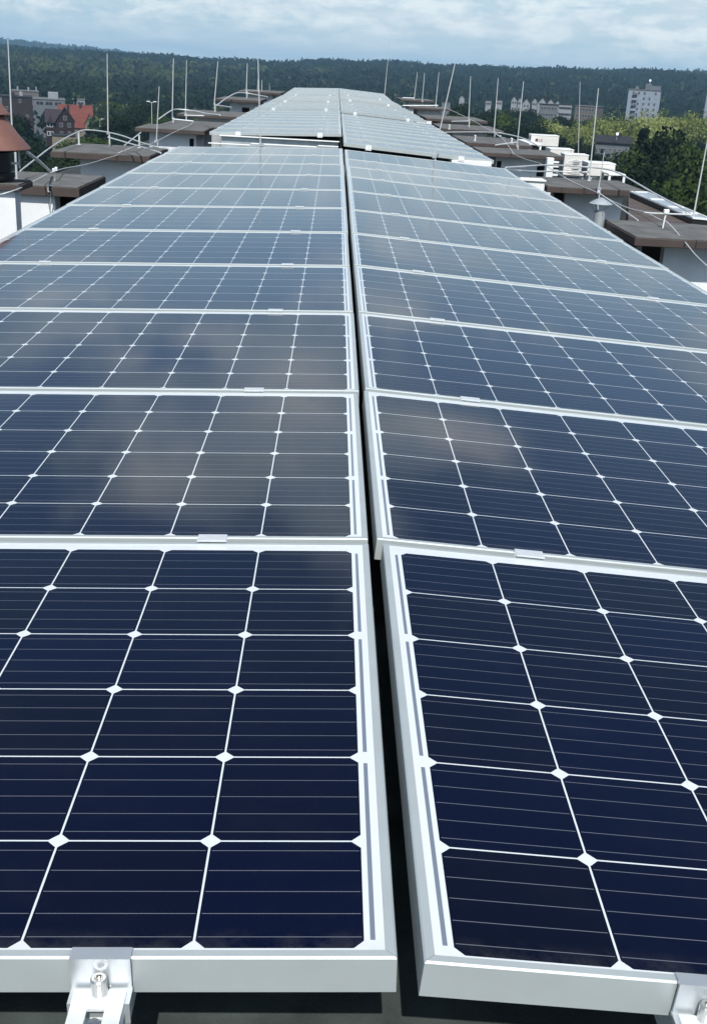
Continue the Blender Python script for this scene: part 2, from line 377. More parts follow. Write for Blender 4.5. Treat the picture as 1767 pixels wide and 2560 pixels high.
def end_clamp(side, u, y, z, label, big=1.0):
    o = thing('end_clamp', label, 'clamp', group='end clamps on the front frames')
    t = TILT[side]; w = 0.0275 * big if big == 1.0 else 0.036 * big
    z0 = z - u * math.sin(t)
    # Z shaped clip: lip on the frame, web down its face, foot forwards
    a = MB().box(-w, -0.004, 0.0012, w, 0.0085, 0.0042).box(-w, -0.0068, -0.030, w, -0.004, 0.0042)
    a.box(-w * 1.02, -0.022, -0.0335, w * 1.02, -0.0040, -0.030).box(-w * 1.02, -0.0248, -0.053, w * 1.02, -0.022, -0.030)
    a.build('clip_plate', M_CLIP if big == 1.0 else M_ALUB, o)
    MB().lathe([(0.010, -0.0300), (0.010, -0.0285), (0.0075, -0.0283), (0.0075, -0.0105), (0.0065, -0.0095), (0.0038, -0.0095), (0.0038, -0.015)], c=(0, -0.0145, 0), n=16).build('bolt', M_STEEL if big == 1.0 else M_ALUB, o)
    if big == 1.0:      # slotted strap on the foot, running forwards out of the picture
        w2 = 0.0235
        m_ = MB().box(-w2, -0.034, -0.0297, w2, -0.011, -0.0268).box(-w2, -0.105, -0.0297, -0.008, -0.0341, -0.0268).box(0.008, -0.105, -0.0297, w2, -0.0341, -0.0268).box(-w2, -0.120, -0.0297, w2, -0.1051, -0.0268)
        m_.box(-w2, -0.120, -0.0405, -w2 + 0.002, -0.0250, -0.0298).box(w2 - 0.002, -0.120, -0.0405, w2, -0.0250, -0.0298)
        sp_ = m_.build('strap', M_ALUB, o)
        MB().lathe([(0.0068, -0.040), (0.0068, -0.030), (0.0055, -0.0292)], c=(0, -0.0475, 0), n=12).build('strap_screw', M_STEEL, sp_)
    o.matrix_world = Matrix.Translation((side * (X0[side] + u * math.cos(t)), y, z0)) @ Matrix.Rotation(side * t, 4, 'Y')
    return o

def rail(side, u, y0, y1, z0, z1, label):
    """slotted aluminium mounting rail under the frames"""
    o = thing('mounting_rail', label, 'rail', group='rails under the solar panels')
    t = TILT[side]; w = 0.0215
    mb = MB()
    L = y1 - y0
    mb.box(-w, 0, -0.04, -0.0075, L, 0.0).box(0.0075, 0, -0.04, w, L, 0.0).box(-0.0075, 0, -0.04, 0.0075, L, -0.026)
    mb.box(-0.0075, 0.055, -0.0045, 0.0075, L, -0.0004).box(-0.0075, 0, -0.0045, 0.0075, 0.012, -0.0004)
    mb.build('rail_profile', M_ALUB, o)
    MB().lathe([(0.0065, -0.0255), (0.0065, -0.010), (0.0055, -0.009)], c=(0, 0.034, 0), n=12).build('bolt', M_STEEL, o)
    rx = math.atan2(z1 - z0, L)
    o.matrix_world = Matrix.Translation((side * (X0[side] + u * math.cos(t)), y0, z0 - u * math.sin(t))) @ Matrix.Rotation(side * t, 4, 'Y') @ Matrix.Rotation(rx, 4, 'X')
    return o

# near bank: eleven panels on each slope of the ridge
for side in (-1, 1):
    zj = ZJ[side]
    for k in range(11):
        f = PL / PITCH
        z0 = zj[k]; z1 = zj[k] + (zj[k + 1] - zj[k]) * f - 0.0030      # the far edge lies a little lower than the next front edge
        xo = {(1, 1): -0.004, (1, 0): 0.006, (-1, 2): 0.002}.get((side, k), random.uniform(-0.0015, 0.0015))
        where = 'nearest the camera' if k == 0 else ('last before the step' if k == 10 else f'{ORD[k + 1]} from the camera')
        place_panel(side, k * PITCH, z0, z1, f'dark blue solar panel in the near {ROWNAME[side]} row, {where}', f'solar panels of the near {ROWNAME[side]} row', xo)
        if k:
            for u, pos in ((0.27 + random.uniform(-0.006, 0.006), 'ridge'), (1.29 + random.uniform(-0.01, 0.01), 'outer')):
                place_clamp(side, u, k * PITCH - 0.0018, zj[k], f'small silver clamp at {pos} end between {ORD[k]} and {ORD[k + 1]} near {ROWNAME[side]} panels', 'clamps between the near panels')
    for u, pos in ((0.27, 'ridge'), (1.29, 'outer')):
        rail(side, u, -0.02, 5.55, zj[0] - PH - 0.006, zj[5] - PH - 0.010, f'slotted silver rail under the {ROWNAME[side]} front panels, {pos} side')
        rail(side, u, 5.60, 11.1, zj[5] - PH - 0.010, zj[11] - PH - 0.014, f'silver rail hidden under the rear of the near {ROWNAME[side]} row, {pos} side')
        end_clamp(side, u, 0.0055, zj[0], f'bright silver end clamp with hex bolt on front edge of {ROWNAME[side]} panel, {pos} side')

# far banks on the raised part of the roof: (first y, panels, z at the front ridge edge, z at the end) for the left and right slopes
BANKS = {-1: [(14.10, 8, 0.050, 0.095), (22.45, 5, 0.104, 0.119), (27.75, 7, 0.126, 0.136), (35.10, 9, 0.142, 0.234)],
         1: [(12.10, 9, 0.052, 0.074), (22.05, 8, 0.088, 0.118), (31.00, 6, 0.128, 0.131), (37.20, 7, 0.142, 0.233)]}
BANKWORD = ['second', 'third', 'fourth', 'farthest']
for side in (-1, 1):
    for bi, (y0, n, za, zb) in enumerate(BANKS[side]):
        dz = (zb - za) / n
        for k in range(n):
            j = random.uniform(-0.003, 0.003)
            place_panel(side, y0 + k * PITCH, za + dz * k, za + dz * (k + PL / PITCH) + j * 0.3 - 0.0085,
                        f'pale glinting solar panel {ORD[k + 1]} in the {BANKWORD[bi]} bank of the {ROWNAME[side]} row', f'solar panels of the far {ROWNAME[side]} row', random.uniform(-0.003, 0.003))
            if k and (k % 2 == 1 or bi == 0):
                for u, pos in ((0.27, 'ridge'), (1.29, 'outer')):
                    place_clamp(side, u, y0 + k * PITCH - 0.0018, za + dz * k, f'tiny bright clamp at {pos} end behind panel {k}, {BANKWORD[bi]} bank, {ROWNAME[side]} row'.replace(f'panel {k}', f'the {ORD[k]} panel'), 'clamps between the far panels')
        for u, pos in ((0.27, 'ridge'), (1.29, 'outer')):
            end_clamp(side, u, y0, za, f'white end clip at the {pos} end of the {BANKWORD[bi]} bank front edge, {ROWNAME[side]} row', 0.88)

# ------------------------------------------------------------------ step between the near and far banks
st = thing('roof_step', 'galvanised sheet step with white trims below the far left panels', 'roof step', (0, 13.9, -0.2))
a_, b_ = at(549, 340.5, 13.88), at(846.5, 350.5, 13.88)
zt_ = (a_.z + b_.z) / 2 + 0.2
MB().box(a_.x + 0.02, 0, 0.0, b_.x, 0.012, zt_ - 0.012).build('sheet', M_GALV, st)
MB().bbox(a_.x, -0.05, zt_ - 0.0118, b_.x + 0.01, 0.03, zt_ + 0.001, 0.003).build('top_trim', M_WHITE, st)
tb = MB()
for p0, p1 in (((521, 358.5), (626, 361.5)), ((628, 361.5), (792, 365)), ((795, 365), (846, 366))):
    q0, q1 = at(*p0, 13.0), at(*p1, 13.0); zm = (q0.z + q1.z) / 2 + 0.2
    tb.bbox(q0.x, -0.92, zm - 0.008, q1.x, -0.88, zm + 0.006, 0.003)
tb.build('bottom_trim', M_WHITE, st)
MB().box(-1.4, -0.90, -0.004, -1.36, -0.885, 0.09).box(-0.9, -0.90, -0.004, -0.86, -0.885, 0.09).box(-0.3, -0.90, -0.004, -0.26, -0.885, 0.09).build('trim_leg', M_GALV, st)
MB().bbox(-1.57, 0.10, -0.004, -1.22, 0.5, 0.165, 0.005).build('end_block', M_CONC, st)
sr = thing('roof_edge_trim', 'short white trim under the front corner of the far right panels', 'trim', (1.5, 12.1, -0.12))
MB().bbox(-0.26, -0.02, 0, 0.18, 0.25, 0.052, 0.004).build('trim_board', M_WHITE, sr)
MB().box(-0.2, 0.05, -0.08, -0.12, 0.2, -0.001).box(0.05, 0.05, -0.08, 0.12, 0.2, -0.001).build('bracket', M_GALV, sr)
cu = thing('low_curb', 'low white curb beside the last near right panel', 'curb', (2.10, 12.2, ROOF_Z))
MB().bbox(-0.19, -0.1, 0.004, 0.19, 0.14, 0.70, 0.01).build('curb_wall', M_WHITE, cu)
MB().bbox(-0.20, -0.12, 0.701, 0.20, 0.16, 0.72, 0.004).build('curb_cap', M_WHITE, cu)
sup = thing('support_post', 'short speckled grey post under the front left panel', 'post', at(716, 2525, 0.22))
sup.location.z = -0.203
MB().bbox(-0.010, -0.010, 0, 0.010, 0.010, 0.15, 0.002).build('post', M_CONC, sup)
MB().bbox(-0.016, -0.016, 0.0, 0.016, 0.016, 0.006, 0.001).build('foot_plate', M_GALV, sup)

# ------------------------------------------------------------------ ventilation blocks on both sides
def vent_block(label, x0, x1, y0, y1, ztop, th=0.085, oh=(0.27, 0.2, 0.2, 0.2), openings=(), ext=None, seam=None):
    """plaster shaft with a projecting felt-covered slab; oh = overhang front, right, back, left"""
    cx_, cy_ = (x0 + x1) / 2, (y0 + y1) / 2
    o = thing('ventilation_block', label, 'ventilation block', (cx_, cy_, ROOF_Z), group='white ventilation blocks with brown caps')
    H = ztop - ROOF_Z
    wx0, wx1, wy0, wy1 = x0 + oh[3] - cx_, x1 - oh[1] - cx_, y0 + oh[0] - cy_, y1 - oh[2] - cy_
    MB().box(wx0, wy0, 0.003, wx1, wy1, H - th).build('wall', M_PLASTER, o)
    mb = MB()
    mb.bbox(x0 - cx_, y0 - cy_, H - th - 0.002, x1 - cx_, y1 - cy_, H - 0.006, 0.004)
    cap = mb.build('cap', M_FASCIA, o)
    MB().bbox(x0 - cx_ + 0.012, y0 - cy_ + 0.012, H - 0.0058, x1 - cx_ - 0.012, y1 - cy_ - 0.012, H + 0.004, 0.002).build('felt', M_CAPTOP, cap)
    if seam: MB().box(seam - cx_ - 0.003, y0 - cy_ - 0.003, H - th - 0.003, seam - cx_ + 0.003, y0 - cy_ + 0.02, H - 0.002).build('seam', M_DARK, cap)
    for (ox0, ox1, oz0, oz1, face) in openings:
        if face == 'F': MB().box(ox0 - cx_, wy0 - 0.004, oz0 - ROOF_Z, ox1 - cx_, wy0 + 0.02, oz1 - ROOF_Z).build('opening', M_DARK, o)
        elif face == 'R': MB().box(wx1 - 0.02, ox0 - cy_, oz0 - ROOF_Z, wx1 + 0.004, ox1 - cy_, oz1 - ROOF_Z).build('opening', M_DARK, o)
        else: MB().box(wx0 - 0.004, ox0 - cy_, oz0 - ROOF_Z, wx0 + 0.02, ox1 - cy_, oz1 - ROOF_Z).build('opening', M_DARK, o)
    return o

ZC = -0.40
vent_block('white block carrying the red-brown cowl at left edge', -3.2, -2.385, 8.0, 8.4, -0.155, 0.045, (0.05, 0.05, 0.2, 0.1))
vent_block('white block with thick cap beside the red-brown cowl', -3.50, -2.46, 10.42, 11.75, ZC, 0.09, (0.07, 0.25, 0.15, 0.0), openings=[(10.7, 11.4, -0.8, -0.53, 'R')])
vent_block('large white block with curved bar on its cap, second on the left', -3.76, -2.46, 14.80, 16.55, ZC, 0.08, (0.27, 0.16, 0.2, 0.33))
vent_block('pale block with dark slot in its wall, third on the left', -3.80, -2.49, 21.70, 23.35, ZC, 0.07, (0.22, 0.18, 0.1, 0.24), openings=[(-2.80, -2.72, -0.84, -0.56, 'F')])
vent_block('long low cap behind the slotted block on the left', -3.62, -2.30, 23.45, 25.8, ZC - 0.01, 0.065, (0.4, 0.2, 0.2, 0.2))
vent_block('wide grey cap with two rods, fifth on the left', -4.05, -2.28, 29.6, 33.0, ZC - 0.02, 0.065, (0.3, 0.3, 0.2, 0.5))
vent_block('white block with brown door beside the far left panels', -3.75, -2.35, 36.2, 39.5, -0.17, 0.07, (0.4, 0.1, 0.2, 0.42), openings=[(-2.95, -2.72, -0.8, -0.40, 'F')])
vent_block('farthest small cap on the left under a bent bar', -3.55, -2.0, 42.0, 46.0, -0.02, 0.07, (0.3, 0.3, 0.2, 0.3))
# right side
rb1 = vent_block('nearest right block with skylight on its broad brown cap', 2.50, 3.80, 8.82, 10.04, ZC, 0.07, (0.27, 0.2, 0.02, 0.34), seam=3.02, openings=[(9.2, 9.8, -0.75, -0.52, 'L')])
MB().prism([(2.74 - 3.15, 0.62), (3.80 - 3.15, 0.62), (3.66 - 3.15, 3.42), (3.42 - 3.15, 3.42)], 0.30, 0.545).build('rear_cap', mat('brown_felt', (0.105, 0.088, 0.082), 0.9, 0, 0.2, 0.2, 5.0, 0.4, 150), rb1)
MB().prism([(2.9 - 3.15, 0.64), (3.74 - 3.15, 0.64), (3.60 - 3.15, 3.3), (3.48 - 3.15, 3.3)], 0.003, 0.2995).build('rear_wall', M_PLASTER, rb1)
vent_block('right block with brown cap in front of the white cooling units', 2.56, 3.78, 13.42, 14.85, ZC, 0.07, (0.33, 0.2, 0.15, 0.30), seam=2.74, openings=[(13.85, 14.5, -0.8, -0.52, 'L')])
vent_block('third right block with dark openings at both ends', 2.52, 3.96, 19.75, 21.35, ZC, 0.065, (0.3, 0.25, 0.2, 0.3), openings=[(2.84, 2.92, -0.8, -0.55, 'F'), (3.56, 3.69, -0.8, -0.55, 'F')])
vent_block('fourth right block with white bracket on its cap', 2.55, 3.90, 22.75, 25.45, ZC, 0.065, (0.35, 0.3, 0.2, 0.3), openings=[(2.9, 3.05, -0.85, -0.56, 'F')])
vent_block('fifth right block with white angled pipe on its cap', 2.62, 4.20, 29.0, 32.0, ZC, 0.06, (0.3, 0.4, 0.2, 0.3), openings=[(3.8, 3.9, -0.8, -0.56, 'F')])
vent_block('sixth right block with black doorway facing the camera', 2.60, 4.40, 34.0, 37.2, -0.34, 0.07, (0.5, 0.5, 0.2, 0.4), openings=[(3.25, 3.65, -0.9, -0.50, 'F')])
vent_block('seventh right block with pale trim on its cap', 2.40, 3.80, 39.2, 41.7, -0.18, 0.06, (0.3, 0.3, 0.2, 0.3))
vent_block('farthest right block with three thin rods', 2.35, 3.60, 43.6, 47.0, -0.03, 0.06, (0.3, 0.3, 0.2, 0.3))

# red-brown cowl (far left)
co = thing('chimney_cowl', 'red-brown sheet metal chimney cowl with two-tier hood at left edge', 'chimney cowl', (-2.70, 8.18, -0.135))
MB().lathe([(0.27, 0.0), (0.27, 0.015), (0.28, 0.02), (0.28, 0.06), (0.25, 0.07), (0.25, 0.24), (0.31, 0.245), (0.29, 0.255)], n=32).build('drum', M_BLACK, co, smooth=True)
hd = MB().lathe([(0.425, 0.265), (0.430, 0.272), (0.428, 0.278), (0.32, 0.40), (0.22, 0.545), (0.21, 0.55)], n=40).build('hood', M_RUST, co, smooth=True)
MB().lathe([(0.255, 0.556), (0.258, 0.562), (0.20, 0.64), (0.12, 0.71), (0.03, 0.75)], n=36).build('hood_top', M_RUST, co, smooth=True)
rv = MB()
for i in range(10):
    a = 2 * math.pi * i / 10 + 0.2; rv.lathe([(0.006, 0), (0.004, 0.004)], c=(0.420 * math.cos(a), 0.420 * math.sin(a), 0.282), n=8)
rv.build('rivets', M_FASCIA, hd)
bk = MB()
for i in range(5):
    a = 2 * math.pi * i / 5 + 0.15; bk.box(0.2, -0.015, 0.13, 0.33, 0.015, 0.15, M=Matrix.Rotation(a, 4, 'Z')).box(0.315, -0.015, 0.10, 0.33, 0.015, 0.255, M=Matrix.Rotation(a, 4, 'Z'))
bk.build('bracket', M_GALV, co)

co.scale = (0.835, 0.835, 0.835)
# conical flue beside the right panels
fp = at(1497, 541, 9.9)
fl = thing('flue_pipe', 'silver flue pipe with conical rain cap beside the right panels', 'flue pipe', (fp.x, fp.y, ROOF_Z))
zt = fp.z - ROOF_Z
MB().lathe([(0.052, 0.003), (0.052, zt + 0.045), (0.055, zt + 0.047), (0.055, zt + 0.055), (0.049, zt + 0.056)], n=28).build('pipe', M_GALV, fl, smooth=True)
MB().lathe([(0.106, zt + 0.112), (0.106, zt + 0.116), (0.06, zt + 0.145), (0.004, zt + 0.172)], n=32).build('rain_cap', M_GALV, fl, smooth=True)
lg = MB()
for i in range(4):
    a = math.pi / 2 * i + 0.3; lg.tube([(0.054 * math.cos(a), 0.054 * math.sin(a), zt + 0.02), (0.060 * math.cos(a), 0.060 * math.sin(a), zt + 0.06), (0.10 * math.cos(a), 0.10 * math.sin(a), zt + 0.113)], 0.005, 6)
lg.build('strut', M_GALV, fl)

# skylight lying on the nearest right cap
q = [atz(1571, 492, ZC), atz(1615.6, 493.5, ZC), atz(1780, 566, ZC), atz(1728, 561, ZC)]
sk = thing('skylight', 'long low skylight with pale frame and grey panes on brown cap', 'skylight', (0, 0, ZC))
def quadbox(mb, Q, z0, z1):
    vs = [(p.x, p.y, z0) for p in Q] + [(p.x, p.y, z1) for p in Q]
    return mb.add(vs, [(3, 2, 1, 0), (4, 5, 6, 7), (0, 1, 5, 4), (1, 2, 6, 5), (2, 3, 7, 6), (3, 0, 4, 7)])
def lerpq(a, b, c, d):   # sub-quad in parameters along the length a..b, across c..d
    f = lambda s, t: (q[0] * (1 - s) + q[3] * s) * (1 - t) + (q[1] * (1 - s) + q[2] * s) * t
    return [f(a, c), f(a, d), f(b, d), f(b, c)]
quadbox(MB(), lerpq(0.005, 0.995, 0.03, 0.97), 0.004, 0.05).build('curb', M_BLACK, sk)
fr = MB()
for a, b, c, d in ((0, 1, 0, 0.08), (0, 1, 0.92, 1), (0, 0.02, 0.08, 0.92), (0.98, 1, 0.08, 0.92), (0.31, 0.335, 0.08, 0.92), (0.60, 0.625, 0.08, 0.92), (0.80, 0.82, 0.08, 0.92)): quadbox(fr, lerpq(a, b, c, d), 0.0502, 0.066)
fr.build('frame', M_WHITE, sk)
for a, b in ((0.02, 0.31), (0.335, 0.60), (0.625, 0.80), (0.82, 0.98)): quadbox(MB(), lerpq(a, b, 0.08, 0.92), 0.0504, 0.058).build('pane', mat('dusty_glass', (0.32, 0.36, 0.38), 0.25, 0, 0.6, 0.15, 8) if 'dusty_glass' not in bpy.data.materials else bpy.data.materials['dusty_glass'], sk)

# ------------------------------------------------------------------ cooling units
def ac_unit(label, x, y, zb, w, h, d=0.30, grille=False, body=M_CREAM, legs=0.08, logo=False, rz=0.0):
    o = thing('cooling_unit', label, 'cooling unit', (x, y, ROOF_Z), rz, group='white cooling units on the roof')
    b0 = zb - ROOF_Z
    bd = MB().bbox(-w / 2, -d / 2, b0 + 0.02, w / 2, d / 2, b0 + h - 0.02, 0.006).build('housing', body, o)
    MB().bbox(-w / 2 - 0.006, -d / 2 - 0.006, b0 + h - 0.0198, w / 2 + 0.006, d / 2 + 0.006, b0 + h, 0.004).build('lid', M_WHITE, o)
    for sx in (-1, 1):
        for sy in (-1, 1):
            MB().box(sx * w * 0.38 - 0.02, sy * d * 0.36 - 0.02, 0.003, sx * w * 0.38 + 0.02, sy * d * 0.36 + 0.02, b0 + 0.0198).build('leg', M_WHITE, o)
    if grille:
        for cz in (0.30, 0.70):
            ring = MB()
            for r_ in (0.2, 0.3, 0.4):
                pts = [(r_ * w * 0.95 * math.cos(a * math.pi / 12), -d / 2 - 0.006, b0 + h * cz * 0.72 + 0.03 + r_ * h * 0.42 * math.sin(a * math.pi / 12)) for a in range(25)]
                ring.tube(pts, 0.006, 6)
            ring.box(-0.42 * w, -d / 2 - 0.012, b0 + h * cz * 0.72 + 0.024, 0.42 * w, -d / 2 - 0.002, b0 + h * cz * 0.72 + 0.036)
            gr = ring.build('fan_guard', M_WHITE, o)
            MB().lathe([(0.42 * min(w, h * 0.45), 0), (0.42 * min(w, h * 0.45), 0.004)], n=24, M=Matrix.Translation((0, -d / 2 - 0.0003, b0 + h * cz * 0.72 + 0.03)) @ Matrix.Rotation(R(90), 4, 'X')).build('fan_opening', M_DARK, gr)
    MB().box(-w / 2 - 0.004, -d * 0.38, b0 + 0.05, -w / 2 + 0.002, d * 0.38, b0 + h - 0.06).build('side_panel', mat('grey_side', (0.20, 0.22, 0.23), 0.6) if 'grey_side' not in bpy.data.materials else bpy.data.materials['grey_side'], o)
    if logo:
        z_ = b0 + h * 0.55
        lgm = MB()
        M0 = Matrix.Translation((-w * 0.30, -d / 2 - 0.003, z_)) @ Matrix.Rotation(R(90), 4, 'X')
        lgm.lathe([(0.034, 0), (0.034, 0.003)], n=20, M=M0)
        x0 = -w * 0.30 + 0.055
        for bx in ((0, 0, 0.008, 0.06), (0.008, 0, 0.032, 0.010), (0.045, 0, 0.053, 0.06), (0.053, 0.05, 0.082, 0.06), (0.053, 0, 0.082, 0.010), (0.074, 0.010, 0.082, 0.03), (0.064, 0.022, 0.074, 0.03)):
            lgm.box(x0 + bx[0], -d / 2 - 0.003, z_ - 0.03 + bx[1], x0 + bx[2], -d / 2 + 0.001, z_ - 0.03 + bx[3])
        lgm.build('emblem', mat('dark_red_print', (0.16, 0.05, 0.06), 0.5), o)
    return o
def ac_px(label, x0, y0, x1, y1, Y, **kw):
    """front face corners measured in the photograph, at depth Y"""
    a = at(x0, y1, Y); b = at(x1, y0, Y)
    h = at((x0 + x1) / 2, y0, Y).z - at((x0 + x1) / 2, y1, Y).z
    mid = at((x0 + x1) / 2, y1, Y)
    ac_unit(label, mid.x, Y + kw.get('d', 0.3) / 2, mid.z, b.x - a.x, h, **kw)
Z5 = lambda x, y: (1250 + x / 4.56, 310 + y / 4.56)
ac_px('cream cooling unit with small emblem, farthest of the units', *Z5(335, 125), *Z5(665, 262), 27.5, d=0.40, logo=True)
ac_px('small white cooling unit behind the tall fan unit', *Z5(552, 285), *Z5(835, 400), 24.5, d=0.6)
ac_px('tall white cooling unit with two fan guards facing the camera', *Z5(692, 345), *Z5(995, 600), 22.0, d=0.45, grille=True)
ac_px('white cooling unit with dark grey left side', *Z5(972, 445), *Z5(1305, 610), 20.6, d=0.55)
def table_stand(label, c0, c1, Y, d, top=0.03):
    a = at(*c0, Y); b = at(*c1, Y); w = b.x - a.x; zt_ = (a.z + at(c1[0], c0[1], Y).z) / 2
    o = thing('equipment_stand', label, 'stand', ((a.x + b.x) / 2, Y + d / 2, ROOF_Z), group='white equipment stands')
    H = zt_ - ROOF_Z
    MB().bbox(-w / 2, -d / 2, H - top, w / 2, d / 2, H, 0.004).build('top', M_WHITE, o)
    for sx in (-1, 1):
        MB().bbox(sx * w * 0.42 - w * 0.07, -d / 2 + 0.01, 0.003, sx * w * 0.42 + w * 0.07, -d / 2 + 0.05, H - top - 0.0005, 0.003).build('leg', M_WHITE, o)
        MB().bbox(sx * w * 0.42 - w * 0.07, d / 2 - 0.05, 0.003, sx * w * 0.42 + w * 0.07, d / 2 - 0.01, H - top - 0.0005, 0.003).build('leg', M_WHITE, o)
    MB().box(-w * 0.34, -d / 2 + 0.06, 0.003, w * 0.34, d / 2 - 0.06, H - top - 0.04).build('dark_fill', M_BLACK, o)  # black box filling the space between the legs
table_stand('white open-legged stand at the right end of the cooling units', Z5(1235, 570), Z5(1420, 660), 19.9, 0.6)
table_stand('long white stand left of the cooling units', Z5(330, 225), Z5(465, 300), 26.2, 1.9)
sb = at(*Z5(545, 600), 16.6)
ss = thing('switch_box', 'narrow white switch box left of the tall cooling unit', 'switch box', (sb.x, sb.y, ROOF_Z))
MB().bbox(-0.05, -0.06, 0.003, 0.05, 0.06, sb.z - ROOF_Z + 0.27, 0.006).build('cabinet', M_WHITE, ss)
cg = MB()
for z_ in (0.02, 0.08, 0.14, 0.20): cg.box(0.052, -0.04, sb.z - ROOF_Z + z_, 0.13, 0.02, sb.z - ROOF_Z + z_ + 0.025)
cg.build('coil', M_WHITE, ss)

# ------------------------------------------------------------------ lightning rods, bars and wires
def px_rod(label, top, base, Y, r=0.008, foot=None, thin=0.55, group='lightning rods along the roof'):
    a = at(*base, Y); b = at(*top, Y)
    o = thing('lightning_rod', label, 'lightning rod', a, group=group)
    v = b - a
    MB().tube([(0, 0, 0), v * 0.5, v], r, 8, r1=r * thin).build('rod', M_ROD, o, smooth=True)
    if foot is not None:
        zf = foot - a.z
        MB().tube([(0.02, 0, zf), (0.02, 0, 0.03)], r * 1.25, 8).build('stand', M_ROD, o, smooth=True)
    else: MB().lathe([(0.028, -0.02), (0.028, -0.005), (r * 1.8, 0.0), (r * 1.6, 0.03)], n=12).build('socket', M_ROD, o, smooth=True)
    MB().box(-0.016, -0.016, 0.01, 0.03, 0.016, 0.04).build('clip', M_GALV, o)
    return o
px_rod('tall lightning rod rising behind the red-brown cowl', (20.5, 97), (31.5, 335), 10.6, 0.0085, foot=ROOF_Z)
px_rod('lightning rod clamped to post on the second left cap', (268.5, 134), (270.7, 337), 16.2, 0.0095, foot=ZC)
px_rod('short lightning rod in front of the slotted left block', (398.5, 216), (391.5, 356), 17.6, 0.0095, foot=ROOF_Z)
px_rod('lightning rod above the arched bar left, nearer of a close pair', (434, 146), (431, 297), 24.2, 0.013, foot=ZC)
px_rod('lightning rod on the left, thinner of a close pair', (467, 151), (464, 287), 25.4, 0.011, foot=ZC)
px_rod('lightning rod at the front of the wide left cap', (545, 153), (536, 262), 32.0, 0.016, foot=-0.42)
px_rod('lightning rod over the white block with brown door', (618.5, 158), (616, 231), 38.5, 0.018, foot=-0.17)
px_rod('faint short rod behind the tall leaning left rod', (645, 198), (643.5, 236), 44.0, 0.014, foot=0.0)
px_rod('short rod on the farthest left cap', (655, 200), (654.5, 233), 44.5, 0.016, foot=-0.02)
px_rod('thinnest short rod at the far left of the roof end', (673.5, 208), (674, 231), 46.0, 0.009, foot=-0.02)
px_rod('tall rod standing at the step across the left panels', (645, 143), (651.5, 368), 11.75, 0.0082, foot=-0.203)
px_rod('tall rod leaning right in front of the far right panels', (1137, 158), (1083, 397), 11.75, 0.0075, foot=-0.203)
px_rod('thin whip aerial at the far right corner of the panels', (977, 74), (960.5, 241), 44.5, 0.014, foot=0.0, thin=0.12)
px_rod('leftmost of three thin rods on the farthest right block', (1043, 180.7), (1034.4, 253), 44.0, 0.014, foot=-0.02)
px_rod('middle of three thin rods on the farthest right block', (1061, 182), (1054.6, 256), 43.6, 0.014, foot=-0.02)
px_rod('rightmost of three thin rods near the farthest right block', (1096.7, 180.7), (1088.6, 264), 40.0, 0.014, foot=-0.17)
px_rod('lightning rod on the fifth right block with side arm', (1176, 190.5), (1171, 303), 30.5, 0.013, foot=ZC)
px_rod('lightning rod on the fourth right block cap edge', (1244.7, 195), (1234, 334), 25.2, 0.0115, foot=ZC)
px_rod('lightning rod behind the third right cap by the long stand', (1308, 203.5), (1291.5, 369), 21.2, 0.0105, foot=ZC)
px_rod('thin rod behind the small white cooling unit', (1449, 204.5), (1444.5, 392), 24.0, 0.008, foot=ROOF_Z)
px_rod('tall rod before the white unit with dark side', (1495, 220.5), (1471.5, 450), 14.6, 0.0095, foot=None)
px_rod('short rod in front of the right block by its cap edge', (1509.4, 381), (1494.5, 477), 13.3, 0.0075, foot=ROOF_Z)
px_rod('nearest right lightning rod on the skylight cap leaving the frame', (1775, 310), (1728, 563), 10.15, 0.0085, foot=None)

def bar(name, label, cat, pts, r, group=None, n=8, smooth=6, clips=()):
    P = [Vector(p) for p in pts]; o0 = P[0].copy()
    o = thing(name, label, cat, o0, group=group)
    path = spline([p - o0 for p in P], smooth) if smooth and len(P) > 2 else [p - o0 for p in P]
    MB().tube(path, r, n).build('bar' if name != 'wire' else 'strand', M_ROD, o, smooth=True)
    for c in clips:
        c = Vector(c) - o0
        MB().bbox(c.x - 0.014, c.y - 0.014, c.z - 0.016, c.x + 0.014, c.y + 0.014, c.z + 0.022, 0.003).build('clip', M_ALUB, o)
    return o
Z1 = lambda x, y, Y: at(x / 5.32, 260 + y / 5.32, Y)
Z2 = lambda x, y, Y: at(250 + x / 5.32, 190 + y / 5.32, Y)
Z3 = lambda x, y, Y: at(480 + x / 6.384, 130 + y / 6.384, Y)
Z4 = lambda x, y, Y: at(980 + x / 4.56, 150 + y / 4.56, Y)
Z5w = lambda x, y, Y: at(1250 + x / 4.56, 310 + y / 4.56, Y)
Z6 = lambda x, y, Y: at(1420 + x / 4.6, 400 + y / 4.6, Y)
BG = 'lightning conductor bars'
bar('conductor_bar', 'long arched bar over the second left cap', 'conductor bar', [Z1(275, 890, 11.7), Z1(660, 590, 13.6), Z1(880, 450, 15.0), Z1(1045, 368, 15.9), Z1(1150, 345, 15.9), Z1(1360, 362, 15.6), Z1(1596, 412, 15.0), Z2(540, 880, 14.0), Z2(790, 955, 12.6), Z2(920, 975, 11.6)], 0.0082, BG)
for (p, label) in ((Z1(1055, 530, 16.2), 'short post under the crown of the long arched bar'), (Z2(527, 940, 16.2), 'short post near the right end of the second left cap')):
    o = thing('bar_post', label, 'post', (p.x, p.y, ZC + 0.004), group='posts carrying conductor bars')
    MB().bbox(-0.012, -0.012, 0, 0.012, 0.012, 0.175, 0.003).build('post', M_ROD, o)
    MB().bbox(-0.03, -0.03, 0, 0.03, 0.03, 0.006, 0.001).build('foot', M_GALV, o)
